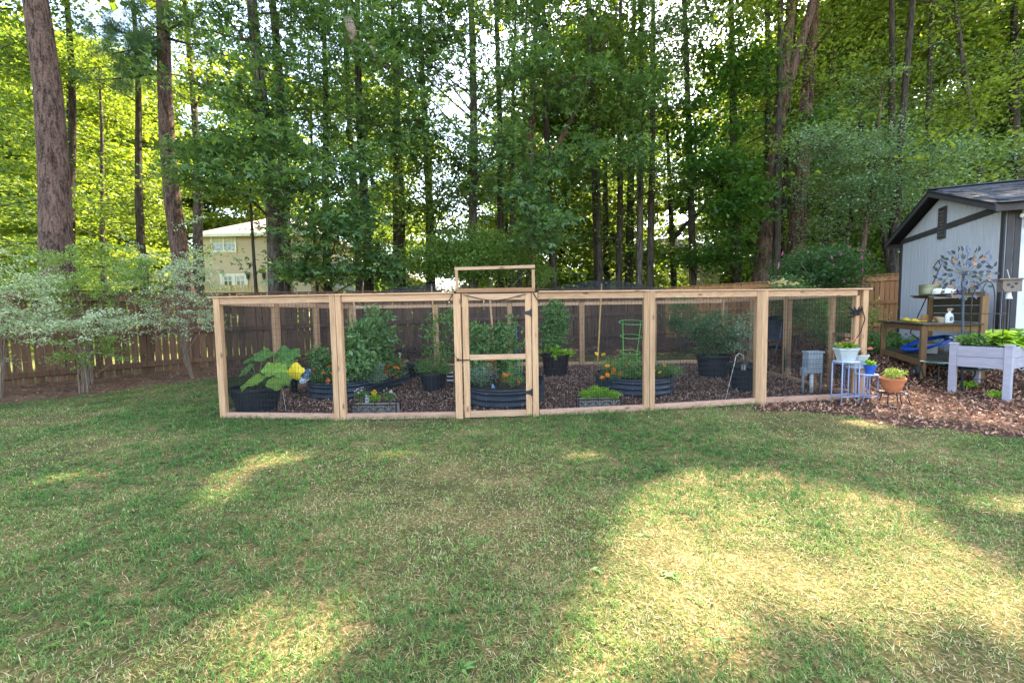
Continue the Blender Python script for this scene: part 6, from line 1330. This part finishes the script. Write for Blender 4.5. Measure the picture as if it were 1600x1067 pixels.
# things on the bench
bk = thing('metal_pail', 'olive grey metal pail on the bench shelf', 'pail', BPt(1.62, BDp - .16, zt + .552)); MB().lathe([(.001, 0), (.155, 0), (.165, .03), (.17, .2), (.178, .205), (.17, .21), (.16, .2), (.15, .02)], 28).build('pail_body', mat('olive_metal', '#77765c', '#9a9a80', rough=.35, metal=.5), bk, smooth=False); MB().lathe([(.172, .16), (.178, .165), (.172, .17)], 28).build('pail_band', MATS['olive_metal'], bk)
for s, r_, h_, lab in ((1.12, .13, .10, 'larger white plastic bowl upside down on the bench shelf'), (.86, .10, .08, 'smaller white plastic bowl beside the larger one')):
    bw_ = thing('white_bowl', lab, 'bowl', BPt(s, BDp - .15, zt + .552)); MB().lathe([(r_ * 1.05, 0), (r_ * 1.08, .01), (r_, h_ * .75), (r_ * .9, h_ * .97), (r_ * .8, h_), (.001, h_)], 26).build('bowl_body', WHITE, bw_, smooth=True); MB().lathe([(r_ * .6, h_ + .0), (r_ * .62, h_ + .012), (r_ * .5, h_ + .012), (.001, h_ + .006)], 20).build('bowl_foot', WHITE, bw_)
rd = thing('red_tool', 'bright red handled tool lying on the bench shelf', 'tool', BPt(.32, BDp - .17, zt + .552), math.atan2(bd[1], bd[0])); RED = mat('red_plastic', '#b01f1c', '#cf3430', rough=.35)
MB().tube([(-.16, 0, .02), (-.05, .02, .035), (.08, 0, .05), (.2, -.02, .03)], [.014, .02, .026, .016], 8).build('tool_grip', RED, rd, smooth=True); MB().tube([(-.12, -.06, .02), (0, -.03, .045), (.12, -.04, .04), (.2, -.06, .02)], [.012, .02, .022, .014], 8).build('tool_grip', RED, rd, smooth=True); MB().ball((.05, -.02, .06), .03, 10, 6, 1.6).build('tool_joint', RED, rd, smooth=True)
def tpot(label, s, n, r_, h_, m=TERRA, inv=True, z=None):
    t_ = thing('clay_pot', label, 'pot', BPt(s, n, (zt if z is None else z) + .016)); pr_ = [(r_ * .68, 0), (r_ * .9, h_ * .7), (r_, h_ * .7), (r_, h_), (r_ * .9, h_), (r_ * .8, h_ * .6), (r_ * .6, .01), (.001, .01)]
    if inv: pr_ = [(rr, h_ - zz) for rr, zz in pr_]
    MB().lathe(pr_, 24).build('pot_body', m, t_)
tpot('upside down clay pot at the far end of the bench top', 1.55, .55, .09, .13, mat('clay_dark', '#9a6b3c', '#b0804c', rough=.85)); tpot('small clay pot in the middle of the bench top', .82, .5, .085, .10, inv=False); tpot('cream coloured pot on the bench top beside the spray bottle', .56, .45, .08, .09, mat('cream_pot', '#b9a98e', '#cdbfa6', rough=.7), inv=False); tpot('pale green plastic pot lying far on the bench top', 1.15, .6, .08, .10, mat('sage_pot', '#8fa084', '#a3b398', rough=.6))
bt = thing('spray_bottle', 'white spray bottle with a printed label on the bench top', 'bottle', BPt(.22, .42, zt + .016)); MB().lathe([(.001, 0), (.06, 0), (.065, .01), (.065, .13), (.05, .16), (.02, .18), (.018, .21), (.001, .21)], 20, (0, 0, 0), 1, .7).build('bottle_body', WHITE, bt, smooth=True); MB().box((0, 0, .235), (.03, .06, .05)).build('spray_head', mat('tan_plastic', '#b89a84', '#c7ab96', rough=.5), bt); MB().tube([(0, -.03, .245), (0, -.065, .245)], .008, 6).build('nozzle', MATS['tan_plastic'], bt); MB().box((-.0, -.047, .075), (.07, .004, .075)).build('bottle_label', mat('label_print', '#2a2a32', '#dfe2e6', rough=.5, scale=60, contrast=.05), bt)
gl = thing('yellow_gloves', 'yellow work gloves and tools spread on the bench top', 'gloves', BPt(1.05, .22, zt + .018), math.atan2(bd[1], bd[0])); YEL = mat('yellow_glove', '#c9a322', '#e8c63a', rough=.6, scale=14)
for x, y, a in ((-.5, .03, .1), (.05, -.02, -.15)):
    mb = MB(); ca, sa = math.cos(a), math.sin(a); tf = lambda p: (x + p[0] * ca - p[1] * sa, y + p[0] * sa + p[1] * ca, p[2])
    mb.tube([tf((-.16, 0, .012)), tf((-.05, 0, .018)), tf((.03, 0, .02))], [.04, .045, .048], 8)
    for f in range(4): yy = -.035 + .023 * f; mb.tube([tf((.03, yy, .018)), tf((.09, yy * 1.2, .02)), tf((.14 - .01 * abs(f - 1), yy * 1.35, .012))], [.014, .013, .01], 6)
    mb.tube([tf((-.02, .04, .016)), tf((.03, .075, .016)), tf((.06, .085, .012))], [.014, .013, .01], 6); mb.build('glove', YEL, gl, smooth=True)
for y0 in (-.08, .09): MB().tube([(-.35, y0, .012), (.35, y0 * .6, .012)], .012, 8).build('tool_handle', YEL, gl, smooth=True)
# blue hose coil and concrete block on the lower shelf
hs_ = thing('garden_hose', 'bright blue garden hose coiled on the bench lower shelf', 'hose', BPt(BL * .42, BDp * .42, .16 + .345)); HB = mat('hose_blue', '#1550c8', '#2a70ee', rough=.35, spec=.5); pts = []
for t in np.linspace(0, 2 * math.pi * 11, 420):
    k = t / (2 * math.pi); R = .43 - .022 * ((k * 3.7) % 7) + .012 * math.sin(t * 1.3 + k); pts.append((R * math.cos(t) * (bd[0]) * 1.15 + R * .8 * math.sin(t) * bn[0], R * math.cos(t) * bd[1] * 1.15 + R * .8 * math.sin(t) * bn[1], .03 + .012 * ((k * 2.3) % 5) + .13 * (1 + math.sin(t))))
MB().tube(pts, .0115, 7).build('hose_coil', HB, hs_, smooth=True)
cb = thing('concrete_block', 'grey concrete block inside the blue hose coil', 'block', BPt(BL * .42, BDp * .45, .16 + .345), math.atan2(bd[1], bd[0])); CON = mat('concrete', '#8d8a86', '#a5a29d', rough=.95, scale=20, bump=.3); MB().box((0, 0, .10), (.4, .17, .17)).build('block_body', CON, cb); MB().box((0, 0, .19), (.36, .14, .012)).build('block_top', CON, cb)
# shepherd hook leaning at the shed
k0 = BPt(1.9, BDp + .2, 0); k0[2] = float(gz(k0[0], k0[1])); dk = depth(k0); sk = thing('shepherd_hook', 'thin black shepherd hook leaning against the shed wall', 'garden hook', k0); ko = np.array(sk.location)
MB().tube([P(1422, 520, dk), P(1447, 466, dk - .2), P(1470, 415, dk - .35), P(1473, 408, dk - .35), P(1470, 405, dk - .35), P(1465, 408, dk - .35), P(1458, 419, dk - .35)], .010, 7).build('hook_rod', BLACK_IRON, sk, smooth=True, off=ko); MB().tube([k0, P(1422, 520, dk)], .010, 7).build('hook_shaft', BLACK_IRON, sk, off=ko)
# bird house on a pole
hq = SP(SW + .32, .28, 0); q = P(1577, 445, depth(hq) - .25); bh = thing('bird_house', 'small weathered wooden bird feeder in front of the shed corner', 'bird feeder', (q[0], q[1], q[2] - .12)); BHW = mat('weathered_wood', '#76685f', '#91837a', rough=.9, scale=5, stretch=(6, 6, 1), bump=.3)
rzb = math.atan2(sn[1], sn[0]); MB().box((0, 0, .1), (.24, .18, .2), rz=rzb).build('house_body', BHW, bh); MB().box((0, 0, .215), (.36, .27, .022), rz=rzb).build('house_roof', BHW, bh)
hole = MB().lathe([(.001, 0), (.02, 0), (.02, .006), (.001, .006)], 14); hole.V = [np.stack([v[:, 0], -v[:, 2], v[:, 1]], 1) for v in hole.V]
for dx, dz in ((-.05, .12), (.045, .135), (0, .08)): ho = MB(); ho.V = [v.copy() for v in hole.V]; ho.F = list(hole.F); ho.n = hole.n; o = ho.build('house_hole', BLACK_IRON, bh); cz, sz_ = math.cos(rzb), math.sin(rzb); o.location = (dx * cz + .0905 * sz_, dx * sz_ - .0905 * cz, dz); o.rotation_euler = (0, 0, rzb)
MB().lathe([(.001, -.12), (.05, -.12), (.035, -.06), (.03, .0)], 14).build('feeder_cup', WHITE, bh); MB().tube([(0, 0, -.119), (0, 0, -q[2] + .12 + float(gz(q[0], q[1])))], .014, 8).build('pole', BLACK_IRON, bh); MB().tube([(0, 0, .226), (-.05, 0, .38)], .006, 6).build('hanger_wire', MATS['pale_wire'], bh)
# small things round the bench
q = G(1378, 552); so = thing('solar_stake', 'black and blue solar path light by the bench', 'garden light', q); MB().tube([(0, 0, 0), (0, 0, .3)], .03, 10).build('light_stem', mat('steel_blue', '#4c6ea8', '#5f82bd', rough=.4), so, smooth=True); MB().lathe([(.001, .3), (.045, .3), (.045, .43), (.05, .44), (.001, .47)], 14).build('light_head', BLACKP, so)
def iron_table(label, c, r_, h_, m=BLACK_IRON, rz=.2):
    th = thing('iron_table', label, 'table', c, rz); MB().lathe([(.001, h_ - .008), (r_ - .02, h_ - .008), (r_, h_ - .01), (r_, h_ + .006), (.001, h_)], 24).build('table_top', mat('verdigris', '#2c4440', '#3a544e', rough=.5), th)
    for k in range(4): a = k * math.pi / 2 + .6; ca, sa = math.cos(a), math.sin(a); MB().tube([(ca * r_ * 1.05, sa * r_ * 1.05, 0), (ca * r_ * .72, sa * r_ * .72, h_ * .3), (ca * r_ * .9, sa * r_ * .9, h_ * .75), (ca * r_ * .85, sa * r_ * .85, h_ - .01)], .013, 7).build('leg', m, th, smooth=True)
    p = [(r_ * .74 * math.cos(a), r_ * .74 * math.sin(a), h_ * .35) for a in np.linspace(0, 6.2832, 21)]; MB().tube(p, .007, 5, cap=False).build('ring', m, th); return th
iron_table('small dark iron plant table left of the grey planter', np.array([*P(1466, 590, 7.35)[:2], .06]), .24, .42)
iron_table('low dark iron stand under the grey planter', np.array([*P(1505, 590, 7.6)[:2], .08]), .3, .26, rz=.7)
bs_ = thing('plastic_basin', 'dark blue plastic basin under the grey planter', 'basin', np.array([*P(1505, 590, 7.6)[:2], .08 + .27])); MB().lathe([(.001, 0), (.2, 0), (.27, .07), (.29, .075), (.28, .085), (.2, .015)], 26).build('basin_body', mat('basin_blue', '#2d3c50', '#3a4a60', rough=.4), bs_)
# white lattice scrap and step at the shed foot
lt = thing('lattice_panel', 'white lattice strip at the foot of the shed', 'lattice', SP(SW + .12, .25, 0)); lo = np.array(lt.location); lo[2] = float(gz(lo[0], lo[1])); lt.location = tuple(lo)
for k in range(9):
    for s in (-1, 1): a_ = SP(SW + .12 + .012 * s, .0 + .13 * k, 0); b_ = SP(SW + .12 + .012 * s, .0 + .13 * k + s * .2, 0); a_[2] = lo[2] + .0; b_[2] = lo[2] + .26; MB().beam(a_, b_, .012, .03, up=side_n).build('lattice_strip', WHITE, lt, off=lo)
sp2 = thing('wood_step', 'brown timber step at the foot of the shed', 'step', SP(SW + .5, .9, 0)); s2 = np.array(sp2.location); s2[2] = float(gz(s2[0], s2[1])); sp2.location = tuple(s2)
MB().box((0, 0, .09), (1.0, .3, .18), rz=rzb).build('step_riser', BW, sp2); MB().box((0, 0, .195), (1.06, .34, .03), rz=rzb).build('step_tread', BWD, sp2)
# leaf litter lying on the shed roof and vine bits on the cap rail
n = 130; rr_, cc_ = rng.uniform(.1, 2.3, n), rng.uniform(.3, 3.4, n); pos = np.array([SP(SW / 2, c_, PZ + .125) + sl * r_ + nrm * .004 for r_, c_ in zip(rr_, cc_)]); V, Q, T = leaf_arrays(pos, rng.uniform(.04, .12, n), 'kite', up=2.5, width=.25, droop=0)
tag(obj('roof_litter', np_mesh('roof_litter', V, Q, T), leaf_mat('dead_leaf', '#6b4a3a', '#b08f78', trans=0, rough=.9)), 'dead leaves and twigs lying on the shed roof', 'leaf litter', kind='stuff')
pos = clumps([P(1210, 443, 6.7), P(1225, 441, 6.7), P(1238, 443, 6.72), P(1218, 440, 6.7)], 12, (.06, .05, .012)); th = thing('dead_vine', 'dry yellowish vine clippings on the top rail of the right bay', 'vine', P(1225, 446, 6.7)); foliage(pos, .07 * rng.uniform(.6, 1.2, len(pos)), leaf_mat('dry_vine', '#8a7d4a', '#d3c58a', trans=.2), 'leaves', th, np.array(th.location), width=.4); stems(P(1208, 446, 6.7), [P(1244, 445, 6.72), P(1225, 438, 6.7), P(1215, 440, 6.7)], .006, STEM_B, th, np.array(th.location))
# web nests hanging from the sweetgum boughs
WEB = net_mat('web_silk', '#a38d80', .55)
for label, (x0, y0, x1, y1), wpx in (('upper grey caterpillar web nest hanging in the treetops', (544, 22, 552, 66), 9), ('lower grey caterpillar web nest trailing on a bough', (578, 74, 606, 106), 8)):
    a_, b_ = P(x0, y0, 12.4), P(x1, y1, 12.4); th = thing('web_nest', label, 'web nest', b_); k = 12.4 / F_PX; pts = [a_ + (b_ - a_) * t + rng.normal(size=3) * .02 for t in np.linspace(0, 1, 7)]
    MB().tube(pts, [wpx * k * w * random.uniform(.8, 1.15) for w in (.3, .6, .75, .85, .8, .5, .15)], 10).build('web_sack', WEB, th, smooth=True, off=b_)
    MB().tube([a_ + (b_ - a_) * .45, a_ + (b_ - a_) * .6 + (.03, -.05, 0), a_ + (b_ - a_) * .8], [.05, .09, .02], 8).build('dead_leaf_core', mat('nest_core', '#6b4a3c', '#8a6a58', rough=.9), th, smooth=True, off=b_)
    nl_ = 60; pos = a_ + (b_ - a_) * rng.random(nl_)[:, None] + rng.normal(size=(nl_, 3)) * np.array([.13, .1, .13]); foliage(pos, .11 * rng.uniform(.6, 1.1, nl_), leaf_mat('wilted_leaf', '#7a6a4a', '#8a9a58', trans=.3), 'wilted_leaves', th, b_, width=.5)
    mb = MB()
    for j in range(14): v = rng.normal(size=3) * np.array([.2, .1, .16]); mb.tube([b_ + (a_ - b_) * .25, b_ + v], [.003, .0015], 4)
    mb.tube([b_, (a_ + b_) / 2, a_, a_ + np.array([-.1, .3, .3]), a_ + np.array([-.2, .8, .5])], [.008, .012, .016, .02, .022], 5); mb.build('twigs', STEM_B, th, off=b_)
